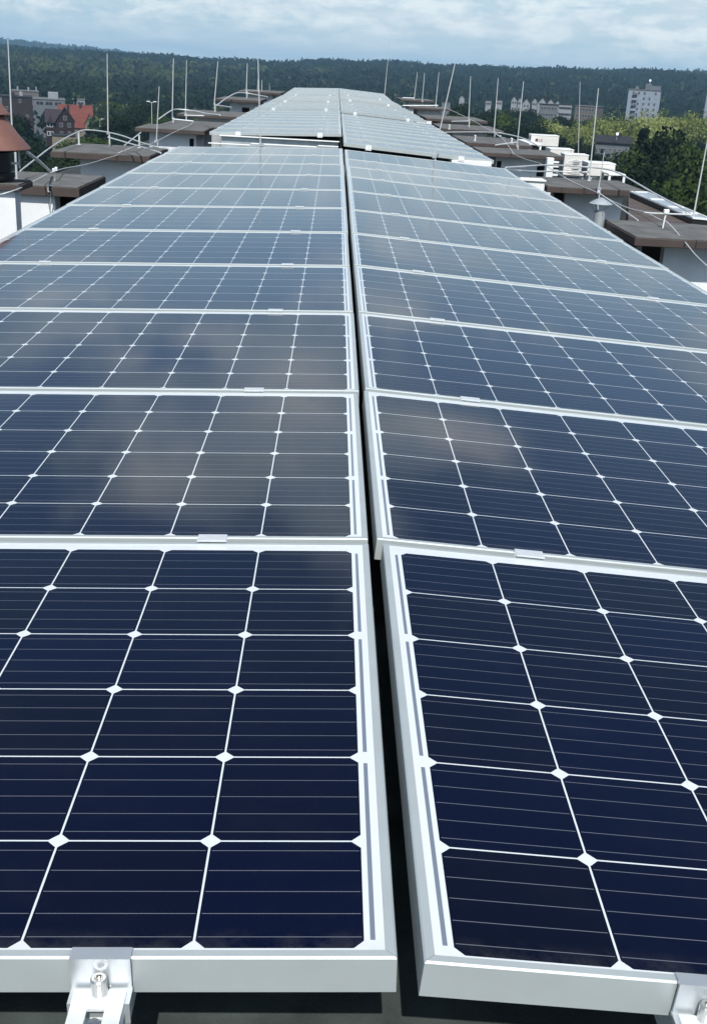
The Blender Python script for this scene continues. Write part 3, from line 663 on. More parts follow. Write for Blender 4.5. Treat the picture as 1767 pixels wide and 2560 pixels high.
bar('conductor_bar', 'straight bar running from rod clamp to the left panels', 'conductor bar', [Z2(112, 815, 16.1), Z2(460, 915, 15.3), Z2(810, 1022, 12.4)], 0.010, BG, smooth=0)
bar('conductor_bar', 'sloping bar from the cowl down to the thick cap', 'conductor bar', [Z1(365, 640, 8.4), Z1(540, 775, 9.8), Z1(685, 910, 11.3)], 0.013, BG)
bar('conductor_bar', 'short sloping stick behind the second left cap', 'conductor bar', [Z2(315, 935, 16.6), Z2(545, 752, 18.2)], 0.010, BG, smooth=0)
bar('conductor_bar', 'arched bar with level arm over the long low left cap', 'conductor bar', [Z2(785, 570, 22.5), Z2(960, 455, 24.2), Z2(1080, 445, 24.6), Z2(1280, 470, 24.4), Z2(1420, 500, 23.0), Z2(1596, 520, 18.0)], 0.013, BG)
bar('conductor_bar', 'level bar at the foot of the rod on long low cap', 'conductor bar', [Z2(965, 572, 24.1), Z2(1250, 602, 24.0)], 0.014, BG, smooth=0)
bar('conductor_bar', 'level bar in front of the wide left cap', 'conductor bar', [Z2(1125, 522, 25.3), Z2(1385, 530, 25.2)], 0.013, BG, smooth=0)
bar('conductor_bar', 'high arched bar at the white block with brown door', 'conductor bar', [Z3(400, 850, 32.0), Z3(540, 745, 34.5), Z3(710, 655, 37.5), Z3(860, 655, 38.5), Z3(1060, 690, 38.0), Z3(1200, 715, 36.5)], 0.018, BG)
bar('conductor_bar', 'level bar from the rod to the brown door block', 'conductor bar', [Z3(365, 845, 32.0), Z3(630, 885, 33.0)], 0.018, BG, smooth=0)
bar('conductor_bar', 'thin bent bar at the farthest left cap', 'conductor bar', [Z3(880, 610, 40.5), Z3(1040, 622, 42.5), Z3(1130, 665, 44.0), Z3(1235, 655, 45.5)], 0.012, BG)
# right
bar('conductor_bar', 'long rail curving from the last right panel to the nearest rod', 'conductor bar', [Z5w(62, 497, 11.2), Z5w(320, 480, 12.6), Z5w(575, 468, 14.0), Z5w(980, 490, 14.7), Z5w(1240, 522, 14.2), Z5w(1420, 598, 13.2), Z6(1000, 390, 11.5), Z6(1400, 605, 10.2)], 0.0095, BG)
bar('conductor_bar', 'lower straight tube from the panels past the switch box', 'conductor bar', [Z5w(80, 515, 11.3), Z5w(350, 540, 13.2), Z5w(620, 540, 14.7), Z5w(1010, 550, 14.7)], 0.009, BG)
bar('conductor_bar', 'thick level arm at the foot of the nearest right rod', 'conductor bar', [Z6(870, 603, 10.0), Z6(960, 612, 10.02), Z6(1420, 630, 10.1)], 0.0085, BG, smooth=0)
bar('conductor_bar', 'stick lying from the wire down to the skylight cap', 'conductor bar', [Z6(345, 375, 11.6), Z6(800, 695, 10.03)], 0.007, BG, smooth=0)
bar('conductor_bar', 'pale level arm beside the fifth right block rod', 'conductor bar', [Z4(680, 700, 29.5), Z4(870, 697, 30.3)], 0.016, BG, smooth=0)
bar('conductor_bar', 'long pale rail crossing to the fourth right block', 'conductor bar', [Z4(610, 825, 20.0), Z4(900, 822, 23.0), Z4(1160, 825, 25.0), Z4(1300, 845, 25.0), Z4(1500, 895, 24.0), at(1345, 365, 22.0)], 0.012, BG)
bar('conductor_bar', 'pale arm bent at the third right block rod', 'conductor bar', [Z4(1175, 970, 20.5), Z4(1415, 938, 21.0)], 0.0125, BG, smooth=0)
bar('conductor_bar', 'level pale bar on the farthest right block', 'conductor bar', [Z4(118, 430, 43.8), Z4(250, 435, 43.9)], 0.02, BG, smooth=0)
bar('conductor_bar', 'pale trim bar across the seventh right cap', 'conductor bar', [Z4(120, 520, 38.5), Z4(520, 520, 38.7)], 0.02, BG, smooth=0)
WG = 'lightning conductor wires'
w1 = [Z1(-60, 1235, 7.5), Z1(0, 1210, 7.6), Z1(250, 1130, 7.85), Z1(430, 1040, 9.3), Z1(620, 940, 10.7), Z1(740, 893, 10.9), Z1(880, 853, 12.0), Z1(1150, 803, 13.4), Z1(1380, 735, 14.3), Z1(1596, 668, 14.9), Z2(200, 1045, 15.0), Z2(430, 950, 15.3), Z2(520, 918, 15.8), Z2(640, 905, 17.0), Z2(740, 878, 18.5), Z2(1000, 740, 20.8), Z2(1180, 660, 22.4), Z2(1240, 615, 23.8)]
bar('wire', 'slack grey wire running over the left caps', 'wire', w1, 0.0055, WG, 6, 6, clips=[Z1(720, 885, 10.9), Z1(752, 868, 10.95), Z2(740, 878, 18.5)])
bar('wire', 'dark drop wire looping over the edge of the thick left cap', 'wire', [Z1(735, 900, 10.9), Z1(730, 1050, 10.9), Z1(690, 1090, 10.45), Z1(655, 1080, 10.41), Z1(645, 1160, 10.40), Z1(680, 1190, 10.40), Z1(672, 1400, 10.44)], 0.0055, WG, 6, 5)
bar('wire', 'grey wire sagging across the right caps to the frame edge', 'wire', [Z4(600, 540, 33.0), Z4(860, 660, 28.0), Z4(1020, 750, 25.5), Z4(1230, 870, 22.5), Z4(1380, 1060, 19.4), Z5w(130, 325, 19.2), Z5w(270, 395, 17.0), Z5w(500, 470, 15.5), Z5w(760, 625, 14.4), Z5w(940, 712, 13.5), Z5w(1110, 785, 12.8), Z6(500, 470, 12.2), Z6(700, 555, 11.2), Z6(880, 600, 10.5), Z6(1060, 688, 9.7), Z6(1140, 720, 9.5), Z6(1300, 895, 9.0), Z6(1450, 1080, 8.3), Z6(1596, 1222, 7.6), Z6(1720, 1330, 7.0)], 0.0052, WG, 6, 6, clips=[Z5w(1115, 780, 12.8)])
bar('wire', 'second grey wire from the far right rods to the roof edge', 'wire', [Z4(1160, 830, 25.2), Z4(1230, 875, 24.6), Z4(1290, 890, 24.0)], 0.007, WG, 6, 5, clips=[Z4(1232, 872, 24.6)])
hp = Z6(1078, 815, 9.55)
wh = thing('wire_holder', 'white wire holder standing on the skylight cap', 'wire holder', (hp.x, hp.y, ZC + 0.004))
MB().tube([(0, 0, 0), (0.005, 0, 0.08), (0.012, 0, 0.125)], 0.007, 8).build('stem', M_WHITE, wh)
MB().bbox(-0.012, -0.02, 0.125, 0.035, 0.02, 0.165, 0.005).build('head', M_WHITE, wh)
for (p, zt_, lb) in ((Z4(655, 720, 28.4), ZC, 'white angled pipe standing on the fifth right cap'), (Z4(948, 855, 23.4), ZC, 'small white bracket on the fourth right cap'), (Z4(1360, 930, 23.0), ZC, 'small white post behind the fourth right cap')):
    o = thing('vent_pipe', lb, 'vent pipe', (p.x, p.y, zt_ + 0.004))
    MB().tube([(0, 0, 0), (0, 0, 0.06), (0.01, 0, 0.10), (-0.02, 0, 0.11)], 0.013, 8).build('pipe', M_WHITE, o)
    MB().bbox(-0.035, -0.035, 0, 0.035, 0.035, 0.01, 0.002).build('flange', M_GALV, o)
#SPLIT
# ------------------------------------------------------------------ terrain
def hill(az, r):
    """ground height at azimuth az (degrees clockwise from +Y) and distance r"""
    azs = np.array([-60, -30, -15.5, -10, -4, 2, 6.5, 11, 19, 30, 60]); el = np.array([.6, .6, .52, .52, .50, .80, .78, .90, 1.15, 1.1, .9])
    top = np.interp(az, azs, el) * np.pi / 180 * 2500 - 11
    s = np.clip((r - 750) / (2450 - 750), 0, 1); s = s * s * (3 - 2 * s)
    z = -31.5 + (top + 31.5) * s
    z = z - 15.0 * s
    z = z + np.where(r > 2500, -(r - 2500) * 0.02, 0)
    far_el = np.interp(az, [-60, -30, -15.5, -12, -9.5, -6], [.75, .65, .45, .34, .22, .0]) * np.pi / 180 * 5600 - 6
    s2 = np.clip((r - 3300) / 2000, 0, 1); s2 = s2 * s2 * (3 - 2 * s2)
    z = np.where(r > 3300, np.maximum(z, -20) * (1 - s2) + far_el * s2, z)
    z = z + 1.6 * np.sin(az * 1.7 + r * 0.004) * np.clip((r - 700) / 900, 0, 1)
    return np.where(r > 5700, z - (r - 5700) * 0.05, z)

M_GROUND = mat('dark_meadow', (0.030, 0.042, 0.018), 0.95, 0, 0.1, 0.5, 0.02)
nr, na = 120, 180
rs = np.concatenate([[0], np.geomspace(8, 9000, nr - 1)])
mb = MB(); vs = []
for r_ in rs:
    a_ = np.linspace(-180, 180, na, endpoint=False)
    z_ = hill(a_, np.full(na, r_)) - 1.0
    for a1, z1 in zip(a_, z_): vs.append((r_ * math.sin(R(a1)), r_ * math.cos(R(a1)), z1))
fs = [(k * na + i, k * na + (i + 1) % na, (k + 1) * na + (i + 1) % na, (k + 1) * na + i) for k in range(nr - 1) for i in range(na)]
fs = [f[::-1] for f in fs]
terrain = mb.add(vs, fs).build('terrain', M_GROUND); tag(terrain, kind='structure')

# ------------------------------------------------------------------ houses
def pz(px, py, d):
    """point at horizontal distance d from the camera on a sight line"""
    v = CF + CR * ((px - 883.5) / FPX) - CU * ((py - 1280) / FPX)
    return CAM + v * (d / math.hypot(v.x, v.y))
KEEP = []      # (az centre, half width, distance, elevation of the lowest part to keep in sight)
def keep(x0, x1, ylow, d):
    a = pz(x0, ylow, d) - CAM; b = pz(x1, ylow, d) - CAM
    KEEP.append((math.degrees(math.atan2(a.x, a.y)) - 0.1, math.degrees(math.atan2(b.x, b.y)) + 0.1, d, ((a.z + b.z) / 2) / d))

def wallmat(name, c): return mat(name, c, 0.85, 0, 0.2, 0.12, 0.5)  # wall colours darkened for the cloud shadow lying over the town
W_BROWN = wallmat('brown_render', (0.034, 0.026, 0.027)); W_DK = wallmat('dark_brown_render', (0.026, 0.015, 0.017)); W_CREAM = wallmat('cream_render', (0.19, 0.17, 0.13))
W_WHITE = wallmat('white_render_shaded', (0.25, 0.27, 0.29)); W_GREY = wallmat('grey_panel', (0.23, 0.27, 0.32)); W_PALE = wallmat('pale_render', (0.125, 0.14, 0.155)); W_BEIGE = wallmat('beige_render', (0.13, 0.12, 0.11))
R_RED = mat('red_tiles_shaded', (0.135, 0.040, 0.030), 0.8, 0, 0.3, 0.15, 0.6); R_PLUM = mat('plum_tiles', (0.030, 0.020, 0.028), 0.75, 0, 0.3, 0.15, 0.6)  # red tiles darkened in colour for the same cloud shadow
R_DK = mat('dark_roof', (0.030, 0.031, 0.036), 0.85, 0, 0.2, 0.2, 0.5); R_GREY = mat('grey_roof', (0.12, 0.125, 0.13), 0.85, 0, 0.2, 0.2, 0.4)

M_FRAMEW = mat('window_frame', (0.22, 0.23, 0.24), 0.6)
def rect_windows(o, w, z0, rows, cols, fh, ww, wh, y, skip=0.0, xm=0.86, name_dark=False):
    for r_ in range(rows):
        for c in range(cols):
            if random.random() < skip: continue
            x = (c + 0.5) / cols * w * xm - w * xm / 2; z = z0 + r_ * fh
            f = MB().box(-ww / 2, -0.06, 0, ww / 2, 0.02, wh).build('window', W_PALE if name_dark else M_FRAMEW, o, loc=(x, y, z))
            MB().box(-ww / 2 + 0.12, -0.075, 0.12, -0.05, -0.061, wh - 0.12).box(0.05, -0.075, 0.12, ww / 2 - 0.12, -0.061, wh - 0.12).build('pane', M_GLASSW, f)

def flat_house(name, label, x0, x1, ytop, ybase, d, depth, wall, rows, cols, ww=1.5, wh=1.5, roofm=None, rz=None, skip=0.0, group=None, cat='building', boxes=(), fh=2.8, parapet=0.35, bottom=None):
    a = pz(x0, (ytop + ybase) / 2, d); b = pz(x1, (ytop + ybase) / 2, d); mid = pz((x0 + x1) / 2, ybase, d); top = pz((x0 + x1) / 2, ytop, d)
    w = (b - a).length; zb = min(mid.z, hill(np.array([math.degrees(math.atan2(mid.x, mid.y))]), np.array([d]))[0] - 0.9) if bottom is None else bottom
    rz = -math.atan2(mid.x - CAM.x, mid.y - CAM.y) if rz is None else rz
    o = thing(name, label, cat, (mid.x, mid.y, zb), rz, group); H = top.z - zb
    w /= max(0.3, math.cos(rz + math.atan2(mid.x, mid.y)))
    MB().box(-w / 2, 0, 0, w / 2, depth, H).build('wall', wall, o)
    rf = MB().bbox(-w / 2 - 0.25, -0.25, H + 0.003, w / 2 + 0.25, depth + 0.25, H + parapet, 0.05).build('roof', roofm or R_DK, o)
    for (bx0, bx1, bh, m_) in boxes: MB().bbox(bx0 * w, depth * 0.25, H + parapet + 0.003, bx1 * w, depth * 0.7, H + parapet + bh, 0.05).build('roof_box', m_, rf)
    vis = (top.z - mid.z)
    if rows: 
        z0 = H - rows * fh + (fh - wh) * 0.45
        rect_windows(o, w, max(0.2, z0), rows, cols, fh, ww, wh, 0, skip)
    keep(x0, x1, ybase, d); return o, w, H

def gable_house(name, label, x0, x1, ytop, yeave, ybase, d, depth, wall, roofm, rows=2, cols=2, gable_front=True, rz=None, group=None, chimney=True, ww=1.2, wh=1.5, overhang=0.5, clip=0.0):
    mid = pz((x0 + x1) / 2, ybase, d); a = pz(x0, ybase, d); b = pz(x1, ybase, d); w = (b - a).length
    top = pz((x0 + x1) / 2, ytop, d).z; eave = pz((x0 + x1) / 2, yeave, d).z
    zb = min(mid.z, hill(np.array([math.degrees(math.atan2(mid.x, mid.y))]), np.array([d]))[0] - 0.9)
    rz = -math.atan2(mid.x - CAM.x, mid.y - CAM.y) if rz is None else rz
    o = thing(name, label, 'house', (mid.x, mid.y, zb), rz, group); E_, T_ = eave - zb, top - zb
    hw = w / 2
    if gable_front:
        MB().add([(-hw, 0, 0), (hw, 0, 0), (hw, 0, E_), (0, 0, T_), (-hw, 0, E_), (-hw, depth, 0), (hw, depth, 0), (hw, depth, E_), (0, depth, T_), (-hw, depth, E_)],
                 [(0, 1, 2, 3, 4), (9, 8, 7, 6, 5), (1, 6, 7, 2), (5, 0, 4, 9), (2, 7, 8, 3), (3, 8, 9, 4), (0, 5, 6, 1)]).build('wall', wall, o)
        sl = (T_ - E_) / hw; oh = overhang; t = 0.22; rfm = MB()
        for s in (-1, 1):
            p = [(0, T_ + 0.02), (s * (hw + oh), E_ - oh * sl + 0.02), (s * (hw + oh), E_ - oh * sl + 0.02 + t), (0, T_ + 0.02 + t)]
            vs_ = [(x, -oh, z) for x, z in p] + [(x, depth + oh, z) for x, z in p]
            fs_ = [(0, 1, 2, 3), (7, 6, 5, 4), (0, 4, 5, 1), (1, 5, 6, 2), (2, 6, 7, 3), (3, 7, 4, 0)]
            rfm.add(vs_, fs_ if s > 0 else [f[::-1] for f in fs_])
        rf = rfm.build('roof', roofm, o)
    else:
        hd_ = depth / 2
        MB().add([(-hw, 0, 0), (hw, 0, 0), (hw, depth, 0), (-hw, depth, 0), (-hw, 0, E_), (hw, 0, E_), (hw, depth, E_), (-hw, depth, E_), (-hw, hd_, T_), (hw, hd_, T_)],
                 [(0, 1, 5, 4), (1, 2, 6, 9, 5), (2, 3, 7, 6), (3, 0, 4, 8, 7), (4, 5, 9, 8), (6, 7, 8, 9), (3, 2, 1, 0)]).build('wall', wall, o)
        sl = (T_ - E_) / hd_; oh = overhang; t = 0.22; rfm = MB()
        for s in (-1, 1):
            p = [(hd_, T_ + 0.02), (hd_ + s * (hd_ + oh), E_ - oh * sl + 0.02), (hd_ + s * (hd_ + oh), E_ - oh * sl + 0.02 + t), (hd_, T_ + 0.02 + t)]
            vs_ = [(-hw - oh + clip, y, z) for y, z in p] + [(hw + oh, y, z) for y, z in p]
            fs_ = [(0, 1, 2, 3), (7, 6, 5, 4), (0, 4, 5, 1), (1, 5, 6, 2), (2, 6, 7, 3), (3, 7, 4, 0)]
            rfm.add(vs_, fs_ if s < 0 else [f[::-1] for f in fs_])
        rf = rfm.build('roof', roofm, o)
    if chimney: MB().bbox(w * 0.12, depth * 0.42, E_ + (T_ - E_) * 0.5, w * 0.12 + 0.9, depth * 0.42 + 0.7, T_ + 1.0, 0.04).build('chimney', W_BROWN, rf)
    if rows: rect_windows(o, w, max(0.3, E_ - rows * 3.0 + 0.9), rows, cols, 3.0, ww, wh, 0)
    if gable_front and T_ - E_ > 3: rect_windows(o, w * 0.25, E_ + 0.3, 1, 1, 3.0, ww, wh, 0)
    keep(x0, x1, ybase, d); return o, w, E_, T_

Z8 = lambda x, y: (x / 4.836, 200 + y / 4.836)
# left of the roof
o, w, E_, T_ = gable_house('brown_house', 'dark brown house with plum roof and white windows in trees', 142, 188, 270, 303, 339, 448, 11, W_DK, R_PLUM, 2, 2)
# cross wing of the same house
wing = MB(); we = E_ - 0.3
wing.box(-w * 1.05, 1.0, 0, -w / 2 - 0.005, 8.5, we).build('wing_wall', W_DK, o)
wr = MB(); 
for s, (y0, y1) in ((-1, (0.3, 4.75)), (1, (4.75, 9.2))):
    zlo, zhi = we - 0.5, T_ - 0.9
    za, zb_ = (zlo, zhi) if s < 0 else (zhi, zlo)
    wr.add([(-w * 1.1, y0, za), (-w * 0.2, y0, za), (-w * 0.2, y1, zb_), (-w * 1.1, y1, zb_), (-w * 1.1, y0, za + .2), (-w * 0.2, y0, za + .2), (-w * 0.2, y1, zb_ + .2), (-w * 1.1, y1, zb_ + .2)],
           [(3, 2, 1, 0), (4, 5, 6, 7), (0, 1, 5, 4), (1, 2, 6, 5), (2, 3, 7, 6), (3, 0, 4, 7)])
wr.build('wing_roof', R_PLUM, o)
dm = MB().add([(-w * 0.98, 0.0, we - 0.4), (-w * 0.62, 0.0, we - 0.4), (-w * 0.8, 0.0, we + 2.0), (-w * 0.98, 3.5, we - 0.4), (-w * 0.62, 3.5, we - 0.4), (-w * 0.8, 3.5, we + 2.0)], [(0, 1, 2), (1, 4, 5, 2), (3, 0, 2, 5), (5, 4, 3)]).build('dormer', R_PLUM, o)
for zz_ in (we - 5.0, we - 2.0):
    for xx in (-w * 0.92, -w * 0.74):
        f = MB().box(-0.5, 0.93, 0, 0.5, 0.998, 1.5).build('window', M_WHITE, o, loc=(xx, 0, zz_))
        MB().box(-0.4, 0.915, 0.1, 0.4, 0.929, 1.4).build('pane', M_GLASSW, f)
keep(95, 190, 335, 448)
o, w, E_, T_ = gable_house('red_roofed_house', 'house with steep red tiled roof and small pointed dormer', 150, 232, 266, 318, 326, 468, 20, W_CREAM, R_RED, 1, 4, gable_front=False)
dm = MB().add([(w * 0.28, -1.2, E_ - 1.5), (w * 0.55, -1.2, E_ - 1.5), (w * 0.55, -1.2, E_ + 1.6), (w * 0.28, -1.2, E_ + 1.6), (w * 0.415, -1.2, E_ + 4.6), (w * 0.28, 7, E_ - 1.5), (w * 0.55, 7, E_ - 1.5), (w * 0.55, 7, E_ + 1.6), (w * 0.28, 7, E_ + 1.6), (w * 0.415, 7, E_ + 4.6)],
              [(0, 1, 2, 4, 3), (1, 6, 7, 2), (5, 0, 3, 8)]).build('dormer', W_CREAM, o)
dr = MB()
for sx, xa in ((-1, w * 0.26), (1, w * 0.57)):
    dr.add([(xa, -1.6, E_ + 1.2), (w * 0.415, -1.6, E_ + 4.7), (w * 0.415, 7, E_ + 4.7), (xa, 7, E_ + 1.2), (xa, -1.6, E_ + 1.42), (w * 0.415, -1.6, E_ + 4.92), (w * 0.415, 7, E_ + 4.92), (xa, 7, E_ + 1.42)], [(0, 1, 2, 3), (7, 6, 5, 4), (0, 4, 5, 1), (1, 5, 6, 2), (2, 6, 7, 3), (3, 7, 4, 0)])
dr.build('dormer_roof', R_RED, o)
flat_house('pale_hall', 'long pale flat-roofed hall with a windowed roof box', 84, 164, 250, 274, 540, 25, W_PALE, 1, 3, 3.2, 1.6, R_GREY, boxes=((-0.02, 0.30, 2.6, W_WHITE),))
flat_house('brown_apartments', 'brown apartment building with flat dark roof behind the cowl', 6, 84, 243, 300, 500, 18, W_BROWN, 3, 4, 1.0, 1.3, R_DK, skip=0.8, boxes=((0.1, 0.2, 1.5, W_WHITE), (-0.2, -0.05, 1.2, W_BROWN)))
flat_house('grey_apartments', 'pale grey apartment building cut by the left edge', -60, 8, 240, 290, 470, 14, W_PALE, 3, 4, 1.2, 1.4)
gable_house('red_roofed_house', 'low red-roofed house just above the cowl at left edge', -30, 27, 283, 303, 312, 380, 12, W_BROWN, R_RED, 1, 3, gable_front=False)
flat_house('grey_hall', 'grey flat-roofed hall among brown rooftops', 30, 98, 229, 240, 620, 20, W_BEIGE, 0, 0, roofm=R_GREY, boxes=((-0.3, -0.24, 1.6, W_WHITE), (0.1, 0.16, 1.4, W_WHITE), (0.4, 0.44, 1.8, W_WHITE)))
flat_house('white_house', 'small white house with grey roof behind the red roof', 183, 213, 250, 262, 590, 10, W_WHITE, 1, 3, 1.4, 1.5, R_GREY)
gable_house('white_gabled_house', 'white gabled house left of the clamped lightning rod', 240, 262, 257, 266, 272, 560, 9, W_WHITE, R_DK, 0, 0)
flat_house('garage', 'low cream garage wall below the dark brown house', 132, 190, 341, 366, 425, 8, W_CREAM, 0, 0, roofm=R_DK)
flat_house('workshop', 'low grey workshop beside the short left rod', 352, 395, 293, 308, 430, 9, W_PALE, 1, 4, 1.0, 1.0, R_GREY)
# right of the roof
ROW = 'row of white gabled houses'
for i, (x0, x1, yt, ye, yb, d) in enumerate([(1277, 1291, 239, 249, 259, 640), (1293, 1304, 242, 251, 260, 655), (1305, 1324, 245, 257, 264, 615), (1329, 1342, 243, 253, 261, 640), (1343, 1366, 243, 257, 263, 625), (1367, 1384, 246, 256, 262, 640), (1385, 1400, 250, 259, 265, 650)]):
    lb = ['tall narrow white gabled house at left end of the row', 'white gabled house second from the left in the row', 'broad white gabled house left of the rod', 'slim white gabled house just right of the rod', 'broadest white gabled house mid row', 'white house with long pale roof slope in the row', 'white gabled house at right end of the row'][i]
    gable_house('row_house', lb, x0, x1, yt, ye, yb, d, 11, W_WHITE, R_DK, 2, 2, group=ROW, chimney=(i % 2 == 0), ww=1.0, wh=1.2)
flat_house('terrace_block', 'white and grey terrace block below the gabled row', 1345, 1392, 262, 291, 560, 11, W_PALE, 3, 6, 1.2, 1.3, R_DK)
flat_house('terrace_block', 'pale terrace with balconies right of the gabled row', 1394, 1426, 262, 290, 575, 11, W_WHITE, 2, 4, 2.0, 1.2, R_DK)
flat_house('beige_block', 'beige apartment block between two rods on the right', 1434, 1486, 266, 292, 585, 12, W_BEIGE, 3, 6, 1.2, 1.3, R_GREY, rz=R(-30))
o, w, H = flat_house('high_rise', 'pale grey high-rise block above the light green trees', 1562, 1643, 226, 290, 680, 13, W_GREY, 6, 5, 1.1, 1.5, R_GREY, skip=0.08, boxes=((0.0, 0.2, 2.9, W_PALE), (0.201, 0.48, 2.1, W_PALE), (-0.3, -0.2, 1.4, W_PALE)), fh=2.75, parapet=0.6)
for k in range(6):
    zb_ = H - 2.75 * (k + 1) + 0.2
    bl = MB().bbox(-w / 2 + 2.3, -1.2, zb_, -w / 2 + 5.0, -0.003, zb_ + 0.2, 0.02).build('balcony', W_PALE, o)
    MB().box(-w / 2 + 2.3, -1.22, zb_ + 0.2, -w / 2 + 5.0, -1.14, zb_ + 1.15).build('railing', W_WHITE if k % 2 else W_PALE, bl)
MB().tube([(w * 0.12, 5, H + 3.0), (w * 0.12, 5, H + 6.0)], 0.12, 6).lathe([(0.1, 0), (0.5, 0.15), (0.6, 0.3)], c=(0, 0, 0), n=12, M=Matrix.Translation((w * 0.12, 4.6, H + 5.2)) @ Matrix.Rotation(R(70), 4, 'X')).build('dish', M_WHITE, o)
flat_house('high_rise', 'second high-rise block cut by the right edge', 1757, 1835, 240, 288, 720, 13, W_GREY, 5, 5, 1.1, 1.5, R_GREY, fh=2.75)
flat_house('white_house', 'small white house left of the gabled row', 1238, 1254, 251, 266, 640, 9, W_WHITE, 1, 2, 1.2, 1.2)
flat_house('white_house', 'tiny white house far left of the gabled row', 1213, 1227, 252, 262, 650, 9, W_WHITE, 1, 2, 1.2, 1.2)
gable_house('white_gabled_house', 'pale house top between leaning rod and next rod', 1147, 1160, 236, 244, 254, 560, 9, W_WHITE, R_DK, 0, 0)
flat_house('white_house', 'flat white house right of the leaning rod', 1104, 1125, 255, 263, 540, 9, W_PALE, 0, 0)
gable_house('dark_roofed_house', 'low house with long dark roof among trees on the right', 1487, 1572, 343, 357, 374, 320, 10, W_PALE, R_DK, 1, 6, gable_front=False, ww=0.9, wh=0.7)
gable_house('red_roofed_house', 'small red roof half hidden in trees at lower right', 1692, 1722, 390, 399, 408, 240, 8, W_BROWN, R_RED, 0, 0, gable_front=False, chimney=False)
def lamp(label, px, py0, py1, d, arms):
    b = pz(px, py1, d); t = pz(px, py0, d); o = thing('street_lamp', label, 'street lamp', b, group='street lamps')
    h = t.z - b.z
    MB().tube([(0, 0, -6), (0, 0, h)], 0.11, 8, r1=0.07).build('pole', M_ROD, o)
    for s in arms:
        MB().tube([(0, 0, h), (s * 0.9, 0, h + 0.3)], 0.05, 6).build('arm', M_ROD, o)
        MB().bbox(s * 0.9 - 0.45, -0.25, h + 0.2, s * 0.9 + 0.45, 0.25, h + 0.42, 0.05).build('lamp_head', M_WHITE, o)
    KEEP.append((math.degrees(math.atan2(b.x - CAM.x, b.y - CAM.y)) - 0.35, math.degrees(math.atan2(b.x - CAM.x, b.y - CAM.y)) + 0.35, d, (b.z - CAM.z) / d))
lamp('double-headed street lamp beside the short left rod', 380, 257, 290, 330, (-1, 1))
lamp('street lamp post right of the red-roofed house', 251, 300, 324, 380, (1,))
dp = pz(1542, 335, 318); ds = thing('satellite_dish', 'white satellite dish on the long dark roof', 'satellite dish', dp)
MB().lathe([(0.05, 0), (0.25, 0.04), (0.4, 0.13)], n=16, M=Matrix.Rotation(R(75), 4, 'X')).build('dish', M_WHITE, ds)
MB().tube([(0, 0.1, 0), (0, 0.2, -1.5)], 0.05, 6).build('mast', M_ROD, ds)

# ------------------------------------------------------------------ trees
def leafmat(name, dark, light, trans=0.25, sc_=0.35, isl=0.45, up=None):
    m_ = bpy.data.materials.new(name); m_.use_nodes = True; g = NG(m_.node_tree); g.n.clear()
    tc = g.new('ShaderNodeTexCoord'); oi = g.new('ShaderNodeObjectInfo'); ge = g.new('ShaderNodeNewGeometry')
    n1 = g.noise(tc.outputs['Object'], sc_, 3, 0.6)
    wn = g.m('MULTIPLY', ge.outputs['Random Per Island'], isl)
    f = g.m('ADD', g.m('MULTIPLY', n1, 0.9), g.m('SUBTRACT', wn, isl / 2))
    f = g.m('ADD', f, g.m('MULTIPLY', g.m('SUBTRACT', oi.outputs['Random'], 0.5), 0.25))
    c = g.ramp(f, [(0.25, dark), (0.75, light)])
    d = g.new('ShaderNodeBsdfDiffuse'); g.l.new(c, d.inputs[0]); t = g.new('ShaderNodeBsdfTranslucent'); g.l.new(c, t.inputs[0])
    # leaves of a crown shade softly: their normals lean outwards (or upwards, for a whole wood)
    va = g.new('ShaderNodeVectorMath', operation='SCALE'); va.inputs[3].default_value = 0.40 if up is None else 0.13; g.l.new(ge.outputs['Normal'], va.inputs[0])
    vb = g.new('ShaderNodeVectorMath', operation='ADD'); g.l.new(va.outputs[0], vb.inputs[0])
    if up is not None: vb.inputs[1].default_value = up
    else:
        vc = g.new('ShaderNodeVectorMath', operation='SUBTRACT'); g.l.new(tc.outputs['Object'], vc.inputs[0]); vc.inputs[1].default_value = (0, 0, 9.0)
        vn = g.new('ShaderNodeVectorMath', operation='NORMALIZE'); g.l.new(vc.outputs[0], vn.inputs[0])
        vt = g.new('ShaderNodeVectorTransform', vector_type='NORMAL', convert_from='OBJECT', convert_to='WORLD'); g.l.new(vn.outputs[0], vt.inputs[0]); g.l.new(vt.outputs[0], vb.inputs[1])
    vm = g.new('ShaderNodeVectorMath', operation='NORMALIZE'); g.l.new(vb.outputs[0], vm.inputs[0]); g.l.new(vm.outputs[0], d.inputs['Normal'])
    mx = g.new('ShaderNodeMixShader'); mx.inputs[0].default_value = trans; g.l.new(d.outputs[0], mx.inputs[1]); g.l.new(t.outputs[0], mx.inputs[2])
    o_ = g.new('ShaderNodeOutputMaterial'); g.l.new(mx.outputs[0], o_.inputs[0]); return m_
L_DARK = leafmat('dark_leaves', (0.010, 0.020, 0.012), (0.026, 0.042, 0.021)); L_MID = leafmat('mid_leaves', (0.030, 0.052, 0.018), (0.075, 0.11, 0.036))
L_LIGHT = leafmat('light_leaves', (0.12, 0.16, 0.045), (0.42, 0.46, 0.18), 0.35); L_CON = leafmat('conifer_needles', (0.010, 0.022, 0.013), (0.028, 0.046, 0.026))
M_BARK = mat('bark', (0.060, 0.045, 0.034), 0.95, 0, 0.1, 0.3, 3)

